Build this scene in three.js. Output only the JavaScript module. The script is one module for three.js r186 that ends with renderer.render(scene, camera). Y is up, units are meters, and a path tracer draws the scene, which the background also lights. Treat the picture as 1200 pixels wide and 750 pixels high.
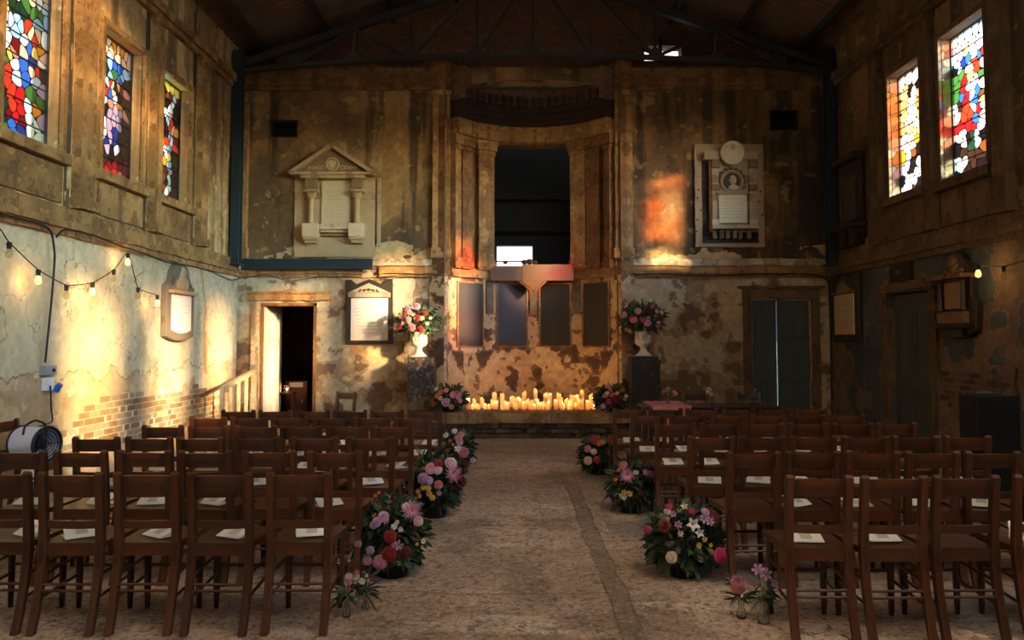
import * as THREE from 'three';
import { mergeGeometries, toCreasedNormals } from 'three/addons/utils/BufferGeometryUtils.js';
import { RoundedBoxGeometry } from 'three/addons/geometries/RoundedBoxGeometry.js';
import { Sky } from 'three/addons/objects/Sky.js';

// ---------------------------------------------------------------- camera, sky, sun, exposure
// World: x across the nave, y up, the nave runs away from the camera along -z. "D" below is a distance down the nave (z = -D).
const scene = new THREE.Scene();
const renderer = new THREE.WebGLRenderer({ antialias: true });
renderer.toneMapping = THREE.LinearToneMapping;
renderer.toneMappingExposure = 1.3;
renderer.shadowMap.enabled = true;

const camera = new THREE.PerspectiveCamera(2 * Math.atan(400 / 933) * 180 / Math.PI, 1200 / 800, 0.05, 200);
camera.setViewOffset(1200, 800, 0, 50, 1200, 750);
const EYE = 1.56, PITCH = Math.atan(50 / 933);
camera.position.set(0, EYE, 0);
camera.rotation.x = PITCH;
scene.add(camera);

const SUN_TO = new THREE.Vector3(-1.05, -0.34, -1).normalize();
const sun = new THREE.DirectionalLight(new THREE.Color(1.0, 0.79, 0.50), 33);
sun.position.copy(SUN_TO).multiplyScalar(-40);
sun.target.position.set(0, 0, 0);
sun.castShadow = true;
sun.shadow.radius = 6;
Object.assign(sun.shadow.camera, { left: -20, right: 20, top: 20, bottom: -20, near: 1, far: 90 });
scene.add(sun, sun.target);

const sky = new Sky();
sky.scale.setScalar(450);
sky.material.uniforms.turbidity.value = 12;
sky.material.uniforms.rayleigh.value = 0.35;
sky.material.uniforms.mieCoefficient.value = 0.003;
sky.material.uniforms.mieDirectionalG.value = 0.75;
sky.material.uniforms.sunPosition.value.copy(SUN_TO).multiplyScalar(-1);
sky.material.uniforms.cloudCoverage.value = 0.75;   // thin bright cloud over most of the sky
sky.material.uniforms.cloudDensity.value = 0.6;
scene.add(sky);
scene.backgroundIntensity = 3.0;

// ---------------------------------------------------------------- random numbers and noise
let rs = 12345;
const rnd = () => { rs = (rs * 1664525 + 1013904223) >>> 0; return rs / 4294967296; };
const rr = (a, b) => a + (b - a) * rnd();
const pick = (a) => a[Math.floor(rnd() * a.length)];
const HASH = new Float32Array(65536);
for (let i = 0; i < 65536; i++) HASH[i] = rnd();
function n2(x, y) {
  const ix = Math.floor(x), iy = Math.floor(y);
  let fx = x - ix, fy = y - iy;
  fx = fx * fx * (3 - 2 * fx); fy = fy * fy * (3 - 2 * fy);
  const a = (iy & 255) << 8, b = ((iy + 1) & 255) << 8, c = ix & 255, d = (ix + 1) & 255;
  const t = HASH[a | c] + (HASH[a | d] - HASH[a | c]) * fx, u = HASH[b | c] + (HASH[b | d] - HASH[b | c]) * fx;
  return t + (u - t) * fy;
}
function fbm(x, y, o = 4) {
  let s = 0, a = 0.5, t = 0;
  for (let i = 0; i < o; i++) { s += a * n2(x, y); t += a; a *= 0.5; x = x * 2.03 + 17.1; y = y * 2.03 + 9.7; }
  return s / t;
}
const clamp = (x, a = 0, b = 1) => Math.min(b, Math.max(a, x));
const sstep = (a, b, x) => { const t = clamp((x - a) / (b - a)); return t * t * (3 - 2 * t); };
const mix3 = (a, b, t) => [a[0] + (b[0] - a[0]) * t, a[1] + (b[1] - a[1]) * t, a[2] + (b[2] - a[2]) * t];

// A colour map and a height map of w x h metres, computed by fn(u, v) -> [r, g, b, height].
function paint(w, h, ppm, fn, u0 = 0, v0 = 0) {
  const W = Math.min(2048, Math.round(w * ppm)), H = Math.min(2048, Math.round(h * ppm)), col = new Uint8Array(W * H * 4), hei = new Uint8Array(W * H * 4);
  for (let j = 0; j < H; j++) for (let i = 0; i < W; i++) {
    const c = fn(u0 + (i + 0.5) / W * w, v0 + (j + 0.5) / H * h), o = (j * W + i) * 4;
    for (let k = 0; k < 3; k++) { col[o + k] = clamp(c[k], 0, 255); hei[o + k] = clamp(c[3] * 255, 0, 255); }
    col[o + 3] = hei[o + 3] = 255;
  }
  const tex = (d, srgb) => {
    const t = new THREE.DataTexture(d, W, H);
    t.magFilter = THREE.LinearFilter; t.minFilter = THREE.LinearMipmapLinearFilter; t.generateMipmaps = true;
    t.wrapS = t.wrapT = THREE.MirroredRepeatWrapping;
    if (srgb) t.colorSpace = THREE.SRGBColorSpace;
    t.repeat.set(1 / w, 1 / h); t.offset.set(-u0 / w, -v0 / h); t.needsUpdate = true;
    return t;
  };
  return { map: tex(col, true), bumpMap: tex(hei, false) };
}
const std = (o) => new THREE.MeshStandardMaterial({ roughness: 0.9, ...o });

// ---------------------------------------------------------------- geometry helpers (all uv in metres)
function metric(g) {
  if (g.index) g = g.toNonIndexed();
  for (const k of Object.keys(g.attributes)) if (!['position', 'normal', 'uv', 'color'].includes(k)) g.deleteAttribute(k);
  const p = g.attributes.position, uv = new Float32Array(p.count * 2), a = new THREE.Vector3(), b = new THREE.Vector3(), c = new THREE.Vector3(), n = new THREE.Vector3();
  for (let i = 0; i < p.count; i += 3) {
    a.fromBufferAttribute(p, i); b.fromBufferAttribute(p, i + 1); c.fromBufferAttribute(p, i + 2);
    n.copy(b).sub(a).cross(c.clone().sub(a));
    const x = Math.abs(n.x), y = Math.abs(n.y), z = Math.abs(n.z);
    [a, b, c].forEach((v, k) => {
      const o = (i + k) * 2;
      if (z >= x && z >= y) { uv[o] = v.x; uv[o + 1] = v.y; } else if (x >= y) { uv[o] = -v.z; uv[o + 1] = v.y; } else { uv[o] = v.x; uv[o + 1] = -v.z; }
    });
  }
  g.setAttribute('uv', new THREE.BufferAttribute(uv, 2));
  return g;
}
function merge(list) {
  const l = list.map((g) => {
    g = g.index ? g.toNonIndexed() : g;
    for (const k of Object.keys(g.attributes)) if (!['position', 'normal', 'uv', 'color'].includes(k)) g.deleteAttribute(k);
    return g;
  });
  return l.length === 1 ? l[0] : mergeGeometries(l);
}
const bx = (w, h, d, x = 0, y = 0, z = 0) => new THREE.BoxGeometry(w, h, d).translate(x, y, z);                    // centred
const rb = (w, h, d, x = 0, y = 0, z = 0, r = 0.006) => new RoundedBoxGeometry(w, h, d, 1, Math.min(r, w / 2.1, h / 2.1, d / 2.1)).translate(x, y, z);
const span = (x0, x1, y0, y1, d0, d1, r = 0) => (r ? rb : bx)(Math.abs(x1 - x0), Math.abs(y1 - y0), Math.abs(d1 - d0), (x0 + x1) / 2, (y0 + y1) / 2, -(d0 + d1) / 2, r || undefined);
const cyl = (r0, r1, h, x = 0, y = 0, z = 0, n = 12) => new THREE.CylinderGeometry(r1, r0, h, n).translate(x, y + h / 2, z);   // r0 at the foot, y = foot
const rodBetween = (a, b, r0, r1 = r0, n = 8) => {
  const A = new THREE.Vector3(...a), B = new THREE.Vector3(...b), d = B.clone().sub(A), g = new THREE.CylinderGeometry(r1, r0, d.length(), n);
  return g.applyQuaternion(new THREE.Quaternion().setFromUnitVectors(new THREE.Vector3(0, 1, 0), d.clone().normalize())).translate(...A.add(B).multiplyScalar(0.5).toArray());
};
const barBetween = (a, b, w, t) => {
  const A = new THREE.Vector3(...a), B = new THREE.Vector3(...b), d = B.clone().sub(A), g = new THREE.BoxGeometry(w, d.length(), t);
  return g.applyQuaternion(new THREE.Quaternion().setFromUnitVectors(new THREE.Vector3(0, 1, 0), d.clone().normalize())).translate(...A.add(B).multiplyScalar(0.5).toArray());
};
const lathe = (pts, n = 24) => new THREE.LatheGeometry(pts.map((p) => new THREE.Vector2(p[0], p[1])), n);
const tube = (pts, r, n = 40, k = 6, closed = false) => new THREE.TubeGeometry(new THREE.CatmullRomCurve3(pts.map((p) => new THREE.Vector3(...p)), closed, 'catmullrom', 0.3), n, r, k, closed);
const poly = (pts) => new THREE.Shape(pts.map((p) => new THREE.Vector2(p[0], p[1])));
const extr = (shape, depth, bevel = 0, seg = 12) => new THREE.ExtrudeGeometry(shape, { depth, curveSegments: seg, bevelEnabled: bevel > 0, bevelSize: bevel, bevelThickness: bevel, bevelSegments: 1, bevelOffset: -bevel });
// A long block of old render: cut into steps along its length and knocked about.
function rough(w, h, d, x, y, z, amp = 0.012, step = 0.09) {
  const g = new THREE.BoxGeometry(w, h, d, Math.max(1, Math.round(w / step)), Math.max(1, Math.round(h / step)), Math.max(1, Math.round(d / step))).translate(x, y, z), p = g.attributes.position;
  for (let i = 0; i < p.count; i++) {
    const a = p.getX(i), b = p.getY(i), c = p.getZ(i);
    p.setXYZ(i, a + amp * (fbm(b * 9 + c * 7, a * 3 + 40, 2) - 0.5) * 2, b + amp * (fbm(a * 8 + c * 8, b * 3 + 7, 2) - 0.5) * 2, c + amp * (fbm(a * 9 + b * 7, c * 3 + 90, 2) - 0.5) * 2);
  }
  g.computeVertexNormals();
  return toCreasedNormals(g, 0.7);
}
const used = new Map();
const numbered = (n) => { const k = used.get(n) ?? 0; used.set(n, k + 1); return k ? n + '_' + String(k).padStart(3, '0') : n; };
function mesh(name, g, m, parent) {
  const o = new THREE.Mesh(Array.isArray(g) ? merge(g) : g, m);
  o.castShadow = o.receiveShadow = true;
  o.name = parent ? name : numbered(name);
  (parent ?? scene).add(o);
  return o;
}
const mm = (name, g, m, parent) => mesh(name, metric(Array.isArray(g) ? merge(g) : g), m, parent);   // the same with uv in metres
function tag(o, label, category, group) { o.userData.label = label; o.userData.category = category; if (group) o.userData.group = group; return o; }
function thing(name, label, category, pos = [0, 0, 0], turn = 0, group) {
  const o = new THREE.Group();
  o.name = numbered(name); o.position.set(...pos); o.rotation.y = turn; scene.add(o);
  return tag(o, label, category, group);
}
function structure(o, label) { o.userData.kind = 'structure'; if (label) { o.userData.label = label; } return o; }
function dup(src, name, pos, turn, label, category, group) {
  const o = src.clone();
  o.name = numbered(name); o.position.set(...pos); o.rotation.y = turn; o.userData = {};
  scene.add(o);
  return tag(o, label, category, group);
}
// Where a photograph point lies on a plane across the nave at distance D (used only to read off sizes): [x, y].
const CP = Math.cos(PITCH), SP = Math.sin(PITCH);
const at = (px, py, D = 13.9) => { const fw = 933 * CP + (py - 350) * SP; return [(px - 600) * D / fw, EYE + ((350 - py) * CP + 933 * SP) / fw * D]; };
const XL = -4.8, XR = 5.54, DB = 13.9, DR = -6.5, MID = 0.36;   // side walls, end wall, wall behind the camera, centre line

// ---------------------------------------------------------------- materials
const tilePlaster = paint(2, 2, 220, (u, v) => {   // old limewash: mottled, streaked, chipped
  const a = fbm(u * 2.5, v * 2.5, 5), b = fbm(u * 26 + 4, v * 26, 3), st = fbm(u * 7, v * 1.1 + 6, 4), chip = fbm(u * 8 + 31, v * 8, 5), g = fbm(u * 60, v * 60, 2);
  let col = mix3([148, 122, 88], [194, 168, 128], sstep(0.3, 0.7, a)), h = 0.5 + 0.35 * (b - 0.5);
  col = mix3(col, [104, 82, 56], sstep(0.5, 0.75, st) * 0.55);
  if (chip > 0.64) { col = mix3(col, [214, 196, 158], sstep(0.64, 0.67, chip) * 0.5); h -= 0.15; }
  if (chip < 0.34) { col = mix3(col, [96, 74, 50], sstep(0.34, 0.3, chip) * 0.5); h -= 0.1; }
  const f = 0.84 + 0.2 * b + 0.12 * g;
  return [col[0] * f, col[1] * f, col[2] * f, h];
});
const tileStone = paint(1, 1, 320, (u, v) => {
  const a = fbm(u * 4, v * 4, 5), b = fbm(u * 30, v * 30, 3), c = fbm(u * 3 + 5, v * 7, 4);
  let col = mix3([196, 188, 172], [226, 220, 206], a);
  if (c > 0.6) col = mix3(col, [160, 142, 112], sstep(0.6, 0.7, c) * 0.8);
  return [col[0] - 14 * (b - 0.5), col[1] - 14 * (b - 0.5), col[2] - 14 * (b - 0.5), 0.5 + 0.3 * (b - 0.5)];
});
const tileWood = paint(1, 1, 512, (u, v) => {
  const g = fbm(u * 3 + fbm(u * 2, v * 2, 2) * 1.5, v * 46, 4), h = fbm(u * 1.2, v * 9 + 3, 3), f = fbm(u * 40, v * 40 + 5, 2), w = fbm(u * 5 + 8, v * 5, 4);
  let c = mix3([92, 54, 28], [156, 98, 56], clamp(g * 0.8 + h * 0.4 - 0.1));
  if (w > 0.6) c = mix3(c, [64, 38, 20], 0.55);
  return [c[0] * (0.9 + 0.2 * f), c[1] * (0.9 + 0.2 * f), c[2] * (0.9 + 0.2 * f), 0.4 + 0.35 * g];
});
const tileOak = paint(1, 1, 256, (u, v) => { const g = fbm(u * 3, v * 40, 4), h = fbm(u * 6 + 3, v * 6, 4), c = mix3([186, 158, 118], [214, 190, 150], g); return [c[0] * (0.85 + 0.3 * h), c[1] * (0.85 + 0.3 * h), c[2] * (0.85 + 0.3 * h), g]; });
const M = {
  plaster: std({ ...tilePlaster, bumpScale: 0.012 }),
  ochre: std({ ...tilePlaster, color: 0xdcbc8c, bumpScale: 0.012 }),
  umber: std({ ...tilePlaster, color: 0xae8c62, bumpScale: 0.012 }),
  darkPlaster: std({ ...tilePlaster, color: 0x4c3a2a, bumpScale: 0.012 }),  // much darker tone of the same plaster tile
  shadedTrim: std({ ...tilePlaster, color: 0x8c7a64, bumpScale: 0.012 }),  // ochre trim darkened, with the dim side's shade put into the colour
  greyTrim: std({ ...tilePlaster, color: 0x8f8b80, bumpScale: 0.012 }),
  marble: std({ ...tileStone, color: 0xc6a67a, roughness: 0.6, bumpScale: 0.002 }),
  marblePale: std({ ...tileStone, color: 0xe0c8a2, roughness: 0.55, bumpScale: 0.002 }),
  stoneBrown: std({ ...tileStone, color: 0x8d7350, roughness: 0.85, bumpScale: 0.004 }),
  stoneDark: std({ ...tileStone, color: 0x4c443a, roughness: 0.9, bumpScale: 0.006 }),
  slab: std({ ...tilePlaster, color: 0xc8b49a, roughness: 0.9, bumpScale: 0.01 }),
  slate: std({ ...tileStone, color: 0x3a342c, roughness: 0.32, bumpScale: 0.0012 }),
  steel: std({ color: 0x1b282b, roughness: 0.5, metalness: 0.2 }),
  truss: std({ color: 0x2f2b28, roughness: 0.6, metalness: 0.1 }),
  black: std({ color: 0x0c0c0d, roughness: 0.6 }),
  blackCloth: std({ color: 0x060607, roughness: 1 }),
  cable: std({ color: 0x14110f, roughness: 0.7 }),
  lead: std({ color: 0x121214, roughness: 0.6 }),
  wood: std({ ...tileWood, color: 0x8a7a6c, roughness: 0.42, bumpScale: 0.0015 }),
  woodPale: std({ ...tileOak, roughness: 0.55, bumpScale: 0.0015 }),
  woodDark: std({ ...tileWood, color: 0x5c4030, roughness: 0.5, bumpScale: 0.0015 }),
  doorPaint: std({ color: 0x3c4038, roughness: 0.6 }),
  doorPale: std({ color: 0xc8bca4, roughness: 0.7 }),
  paper: std({ color: 0xf4ecdc, roughness: 0.85 }),
  paperInk: std({ color: 0xc8bca8, roughness: 0.85 }),
  whitePaint: std({ color: 0xe4e0d8, roughness: 0.6 }),
  greyPlastic: std({ color: 0x9a9890, roughness: 0.5 }),
  urn: std({ ...tileStone, color: 0xf4f0e8, roughness: 0.7, bumpScale: 0.002 }),
  clear: new THREE.MeshPhysicalMaterial({ color: 0xf4f8f4, roughness: 0.03, transmission: 1, thickness: 0, ior: 1.5 }),
  brass: std({ color: 0x8a6a30, roughness: 0.4, metalness: 0.7 }),
};
// ---------------------------------------------------------------- the shell: floor, walls, roof
const upper = (u, v, s, dark, mid, pale) => {   // stained render above the string course
  const t = fbm(u * 0.9 + s, v * 0.7, 4), st = fbm(u * 5.2 + s, v * 0.5 + 0.3 * fbm(u * 3, v * 3, 2), 5), fine = fbm(u * 16, v * 16 + s, 3), pk = fbm(u * 1.5 + 5 + s, v * 1.7, 6), fl = fbm(u * 6 + s, v * 6 + 3, 5);
  let c = mix3(dark, mid, sstep(0.3, 0.7, t)), h = 0.55 + 0.25 * (fine - 0.5);
  c = mix3(c, dark.map((x) => x * 0.6), sstep(0.5, 0.72, st) * 0.75);
  if (pk > 0.6) { c = mix3(c, pale, sstep(0.6, 0.65, pk) * 0.22); h += 0.12; }
  if (pk < 0.36) { c = mix3(c, dark.map((x) => x * 0.5), sstep(0.36, 0.33, pk) * 0.3); h -= 0.2; }
  if (fl > 0.71) { c = mix3(c, pale, 0.45); h += 0.1; }
  const f = 0.86 + 0.28 * fine;
  return [c[0] * f, c[1] * f, c[2] * f, h];
};
const backPaint = (x, y) => {
  if (y > 2.9) {
    const lowPatch = fbm(x * 1.4 + 31, y * 1.8, 5);
    if (y < 3.25 + 0.3 * (lowPatch - 0.5) && lowPatch > 0.45) { const f = 0.8 + 0.4 * fbm(x * 12, y * 12, 3); return [180 * f, 146 * f, 94 * f, 0.8]; }
    return upper(x, y, 3, [88, 62, 32], [142, 104, 56], [178, 144, 92]);
  }
  const fine = fbm(x * 15, y * 15, 3), a = fbm(x * 0.8, y * 0.8 + 4, 4), peel = fbm(x * 2.6 + 3, y * 2.8, 7), dirt = fbm(x * 5 + 2, y * 5, 5), f = 0.86 + 0.28 * fine;
  let c = mix3([176, 146, 104], [156, 138, 106], sstep(0.4, 0.6, a)), h = 0.7;
  if (y > 2.15 + 0.5 * (peel - 0.5) && a > 0.47) c = mix3(c, [184, 170, 132], 0.6);
  const low = 0.1 * sstep(1.7, 0.6, y + 0.8 * (dirt - 0.5));
  if (peel + low > 0.585) { c = mix3(c, [126, 94, 60], sstep(0.585, 0.61, peel + low) * (0.45 + 0.5 * fbm(x * 8, y * 8, 4))); h = 0.4; }
  if (peel + low + (dirt - 0.5) * 0.4 > 0.7) { c = mix3(c, [78, 57, 38], 0.65); h = 0.3; }
  if (dirt > 0.68) c = mix3(c, [90, 66, 44], 0.6);
  return [c[0] * f, c[1] * f, c[2] * f, h + 0.2 * (fine - 0.5)];
};
const leftPaint = (d, y) => {
  if (y > 2.9) {
    const c = upper(d, y, 41, [142, 106, 62], [204, 162, 102], [224, 196, 146]), grooveShade = fbm(d * 9, y * 1.5, 4);
    for (const e of [7.0, 8.5, 8.95, 10.3, 10.62, 11.86]) if (Math.abs(d - e) < 0.06 + 0.03 * (grooveShade - 0.5) && grooveShade > 0.3) return [c[0] * 0.42, c[1] * 0.42, c[2] * 0.42, c[3]];  // shade of uncut grooves painted as dark strips beside the pilasters
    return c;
  }
  const fine = fbm(d * 15, y * 15, 3), a = fbm(d * 0.9, y * 0.9, 4), crackN = fbm(d * 2.4, 3.3, 4), mott = fbm(d * 3.2, y * 3.2 + 8, 5), f = 0.9 + 0.2 * fine;
  const edge = 1.16 + 0.34 * (crackN - 0.5) + 0.3 * (fbm(d * 5, y * 5 + 1, 5) - 0.5);
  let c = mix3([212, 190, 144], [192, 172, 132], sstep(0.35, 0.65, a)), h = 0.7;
  if (mott > 0.62) c = mix3(c, [164, 146, 110], sstep(0.6, 0.75, mott) * 0.55);
  if (y < edge) {
    c = mix3([214, 194, 152], [200, 172, 124], sstep(0.35, 0.65, mott)); h = 0.5;
    const b = fbm(d * 2.6 + 7, y * 2.6, 5);
    if (b + 0.12 * sstep(1.0, 0.4, y + 0.3 * (mott - 0.5)) > 0.62) c = mix3(c, [168, 128, 84], 0.45);
  }
  if (Math.abs(y - edge) < 0.009) { c = mix3(c, [140, 106, 66], 0.7); h = 0.35; }
  const seam = 12.35 + 0.16 * (2.6 - y) * 0.6 + 0.3 * (fbm(y * 2.4, 2, 4) - 0.5), sw = 0.01 + 0.08 * fbm(y * 5, 9, 3);
  if (Math.abs(d - seam) < sw && y > 1.05) { c = mix3(c, [178, 132, 72], 0.9); h = 0.4; }
  const hair = Math.abs(fbm(d * 2.2 + 50, y * 2.2, 5) - 0.5);
  if (hair < 0.006 && y > edge) { c = mix3(c, [110, 96, 74], 0.6); h -= 0.1; }
  return [c[0] * f, c[1] * f, c[2] * f, h + 0.12 * (fine - 0.5)];
};
const rightPaint = (d, y) => {
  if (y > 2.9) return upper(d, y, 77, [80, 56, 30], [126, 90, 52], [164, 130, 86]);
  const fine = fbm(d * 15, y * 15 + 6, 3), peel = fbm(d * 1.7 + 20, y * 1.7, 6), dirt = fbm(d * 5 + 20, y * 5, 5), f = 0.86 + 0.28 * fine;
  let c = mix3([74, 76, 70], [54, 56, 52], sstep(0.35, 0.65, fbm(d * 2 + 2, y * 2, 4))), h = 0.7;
  if (Math.abs(y - 1.28) < 0.02) c = mix3(c, [40, 40, 38], 0.8);
  if (y < 1.28) c = mix3(c, [56, 60, 60], 0.4);
  const bare = peel + (y < 1.3 ? 0.13 : 0) + (Math.abs(d - 10.0) < 0.75 && y < 1.6 ? 0.12 : 0);
  if (bare > 0.62) { c = mix3(c, [120, 88, 62], 0.8); h = 0.42; }
  if (bare > 0.62 && dirt > 0.55) c = mix3(c, [92, 66, 46], 0.7);
  if (bare > 0.61 && bare <= 0.62) { c = mix3(c, [150, 130, 100], 0.6); h = 0.6; }
  return [c[0] * f, c[1] * f, c[2] * f, h + 0.2 * (fine - 0.5)];
};
const floorPaint = (x, d) => {
  const fine = fbm(x * 34, d * 34, 3), grit = n2(x * 90, d * 90), a = fbm(x * 0.7, d * 0.7 + 8, 5), b = fbm(x * 2.3 + 6, d * 2.3, 5), m = fbm(x * 6, d * 6 + 3, 4);
  let c = mix3([148, 118, 96], [184, 152, 126], sstep(0.3, 0.7, a)), h = 0.6;
  if (b > 0.58) c = mix3(c, [112, 90, 70], sstep(0.56, 0.7, b) * 0.5);
  const pale = fbm(x * 0.9 + 3, d * 4.2, 5);
  if (pale > 0.61 && d < 8) c = mix3(c, [206, 182, 156], sstep(0.61, 0.75, pale) * 0.5);
  const cool = fbm(x * 1.1 + 60, d * 1.3, 5);
  if (x > 0.8 && cool > 0.5) c = mix3(c, [104, 100, 100], sstep(0.5, 0.66, cool) * 0.6);
  if (x < -1.2 && cool > 0.52) c = mix3(c, [120, 112, 104], sstep(0.52, 0.68, cool) * 0.5);
  const e0 = 0.58 + 0.05 * (fbm(d * 2.2, 5, 4) - 0.5), e1 = 0.715 + 0.04 * (fbm(d * 2.6, 9, 4) - 0.5);
  if (x > e0 && x < e1 && d < 9.0 + 1.2 * (b - 0.5)) { c = mix3(c, [104, 84, 64], 0.55); h -= 0.1; }
  if (Math.abs(x - e0) < 0.007 || Math.abs(x - e1) < 0.006) { if (d < 9.6) { c = mix3(c, [70, 56, 44], 0.6 * sstep(0.35, 0.5, m)); h -= 0.2; } }
  for (const [p, q, s] of [[5.05, 0.05, 1], [6.9, -0.03, 2], [8.6, 0.02, 3]]) {
    const line = p + q * x + 0.25 * (fbm(x * 1.6, s * 7, 4) - 0.5);
    if (Math.abs(d - line) < 0.008 && x > -2 && x < 0.6) { c = mix3(c, [84, 66, 50], 0.7); h -= 0.2; }
  }
  const pit = fbm(x * 26 + 5, d * 26, 3), speck = n2(x * 48 + 9, d * 48);
  if (pit > 0.64) { c = mix3(c, [84, 66, 52], sstep(0.64, 0.72, pit) * 0.6); h -= 0.15; }
  if (speck > 0.86) c = mix3(c, [74, 60, 50], 0.5);
  if (speck < 0.1) c = mix3(c, [206, 184, 158], 0.4);
  if (grit > 0.78) c = mix3(c, [84, 68, 56], 0.55);
  if (grit < 0.16) c = mix3(c, [204, 182, 158], 0.4);
  const f = 0.84 + 0.32 * fine + 0.12 * (m - 0.5);
  return [c[0] * f, c[1] * f, c[2] * f, h + 0.4 * (fine - 0.5) + 0.2 * (grit - 0.5)];
};
M.wallBack = std({ ...paint(10.5, 6.9, 120, backPaint, -4.85, 0), bumpScale: 0.016, roughness: 0.92 });
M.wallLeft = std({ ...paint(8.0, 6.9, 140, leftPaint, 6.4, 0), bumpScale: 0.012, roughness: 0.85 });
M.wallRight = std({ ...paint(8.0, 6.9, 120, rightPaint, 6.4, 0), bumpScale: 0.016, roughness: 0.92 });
M.floor = std({ ...paint(10.4, 10.9, 188, floorPaint, -4.83, 3.2), bumpScale: 0.008, roughness: 0.8 });
const rustTile = paint(2, 2, 160, (u, v) => { const a = fbm(u * 4, v * 4, 5), b = fbm(u * 14, v * 3, 4); const c = mix3([70, 52, 40], [104, 78, 56], a); return [c[0] * (0.8 + 0.4 * b), c[1] * (0.8 + 0.4 * b), c[2] * (0.8 + 0.4 * b), b]; });
M.roof = std({ ...rustTile, roughness: 0.85, bumpScale: 0.003 });
const brickSkin = paint(1, 1, 256, (u, v) => { const a = fbm(u * 9, v * 9, 5), b = fbm(u * 40, v * 40, 3), k = 150 + 100 * a + 40 * (b - 0.5); return [k, k * 0.97, k * 0.93, b]; });
const brickTile = paint(2, 2, 160, (u, v) => { const a = fbm(u * 5, v * 9, 5), b = fbm(u * 20, v * 20, 3); const c = mix3([84, 56, 40], [120, 82, 56], a); return [c[0] * (0.75 + 0.5 * b), c[1] * (0.75 + 0.5 * b), c[2] * (0.75 + 0.5 * b), b]; });
M.gable = std({ ...brickTile, bumpScale: 0.01 });
M.backRoom = std({ ...brickTile, color: 0xb8b0a8, bumpScale: 0.01 });

// floor slab, uv = (x, D)
{
  const g = new THREE.BoxGeometry(XR - XL + 1.2, 0.3, DB - DR + 4.5).translate((XL + XR) / 2, -0.15, -(DB + DR + 3.5) / 2);
  structure(mm('floor', g, M.floor), 'worn brown concrete floor with a patched trench strip');
}
// windows of the side walls: [D nearer, D farther, y sill, y head]
const LEFT_WIN = [[7.35, 8.33], [9.17, 10.17], [10.70, 11.68], [5.5, 6.5], [3.7, 4.7], [1.9, 2.9], [0.1, 1.1], [-1.7, -0.7]].map((w) => [...w, 3.55, 5.28]);
const RIGHT_WIN = [[7.4, 8.36, 3.6, 5.45], [9.13, 10.1, 3.6, 5.46], [10.6, 11.5, 3.64, 5.42], [5.9, 6.9, 3.6, 5.45], [4.3, 5.3, 3.6, 5.45], [2.6, 3.6, 3.6, 5.45], [0.7, 1.7, 3.6, 5.45], [-1.3, -0.3, 3.6, 5.45]];
const hole = (x0, x1, y0, y1) => { const p = new THREE.Path(); p.moveTo(x0, y0); p.lineTo(x0, y1); p.lineTo(x1, y1); p.lineTo(x1, y0); p.closePath(); return p; };
const T = 0.5, TS = 0.3;   // thickness of the end wall and of the side walls
function sideWall(name, X, wins, mat, label) {
  const s = poly([[DR, -0.1], [DB + T, -0.1], [DB + T, 6.72], [DR, 6.72]]);
  for (const w of wins) s.holes.push(hole(...w));
  if (name === 'wall_right') s.holes.push(hole(10.5, 11.7, 0, 2.25));
  const g = extr(s, TS);
  g.rotateY(Math.PI / 2).translate(X < 0 ? X - TS : X, 0, 0);
  return structure(mm(name, g, mat), label);
}
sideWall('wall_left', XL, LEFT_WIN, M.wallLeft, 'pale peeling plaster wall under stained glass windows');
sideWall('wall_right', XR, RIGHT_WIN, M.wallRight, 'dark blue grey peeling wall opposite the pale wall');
const HALF = 1.45, APSE_R = 1.707, APSE_D = 12.99;   // the niche: half width, radius and centre of its curve
const DOOR_L = [-4.37, -3.41, 0, 2.23], DOOR_R = [4.19, 5.2, 0, 2.28];
{
  const s = poly([[XL, -0.1], [XR, -0.1], [XR, 6.42], [XL, 6.42]]);
  const a = new THREE.Path();
  a.moveTo(MID - HALF, 0.02); a.lineTo(MID - HALF, 6.06); a.quadraticCurveTo(MID, 6.34, MID + HALF, 6.06); a.lineTo(MID + HALF, 0.02); a.closePath();
  s.holes.push(a, hole(...DOOR_L), hole(...DOOR_R), hole(at(318, 150)[0], at(348, 150)[0], at(318, 160)[1], at(318, 142)[1]));
  const vx = [at(903, 140)[0], at(934, 140)[0]], vy = [at(903, 152)[1], at(903, 130)[1]];
  s.holes.push(hole(vx[0], vx[1], vy[0], vy[1]));
  structure(mm('wall_back', extr(s, T).translate(0, 0, -DB - T), M.wallBack), 'brown stained end wall with the candlelit niche');
}
{
  const s = poly([[XL - T, -0.1], [XR + T, -0.1], [XR + T, 9], [XL - T, 9]]);
  s.holes.push(hole(MID - 0.8, MID + 0.8, 3.6, 5.6));   // unseen opening added to let in sky light from behind
  structure(mm('wall_front', extr(s, 0.4).translate(0, 0, -DR), M.wallBack), 'wall behind the seating');
}
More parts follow.
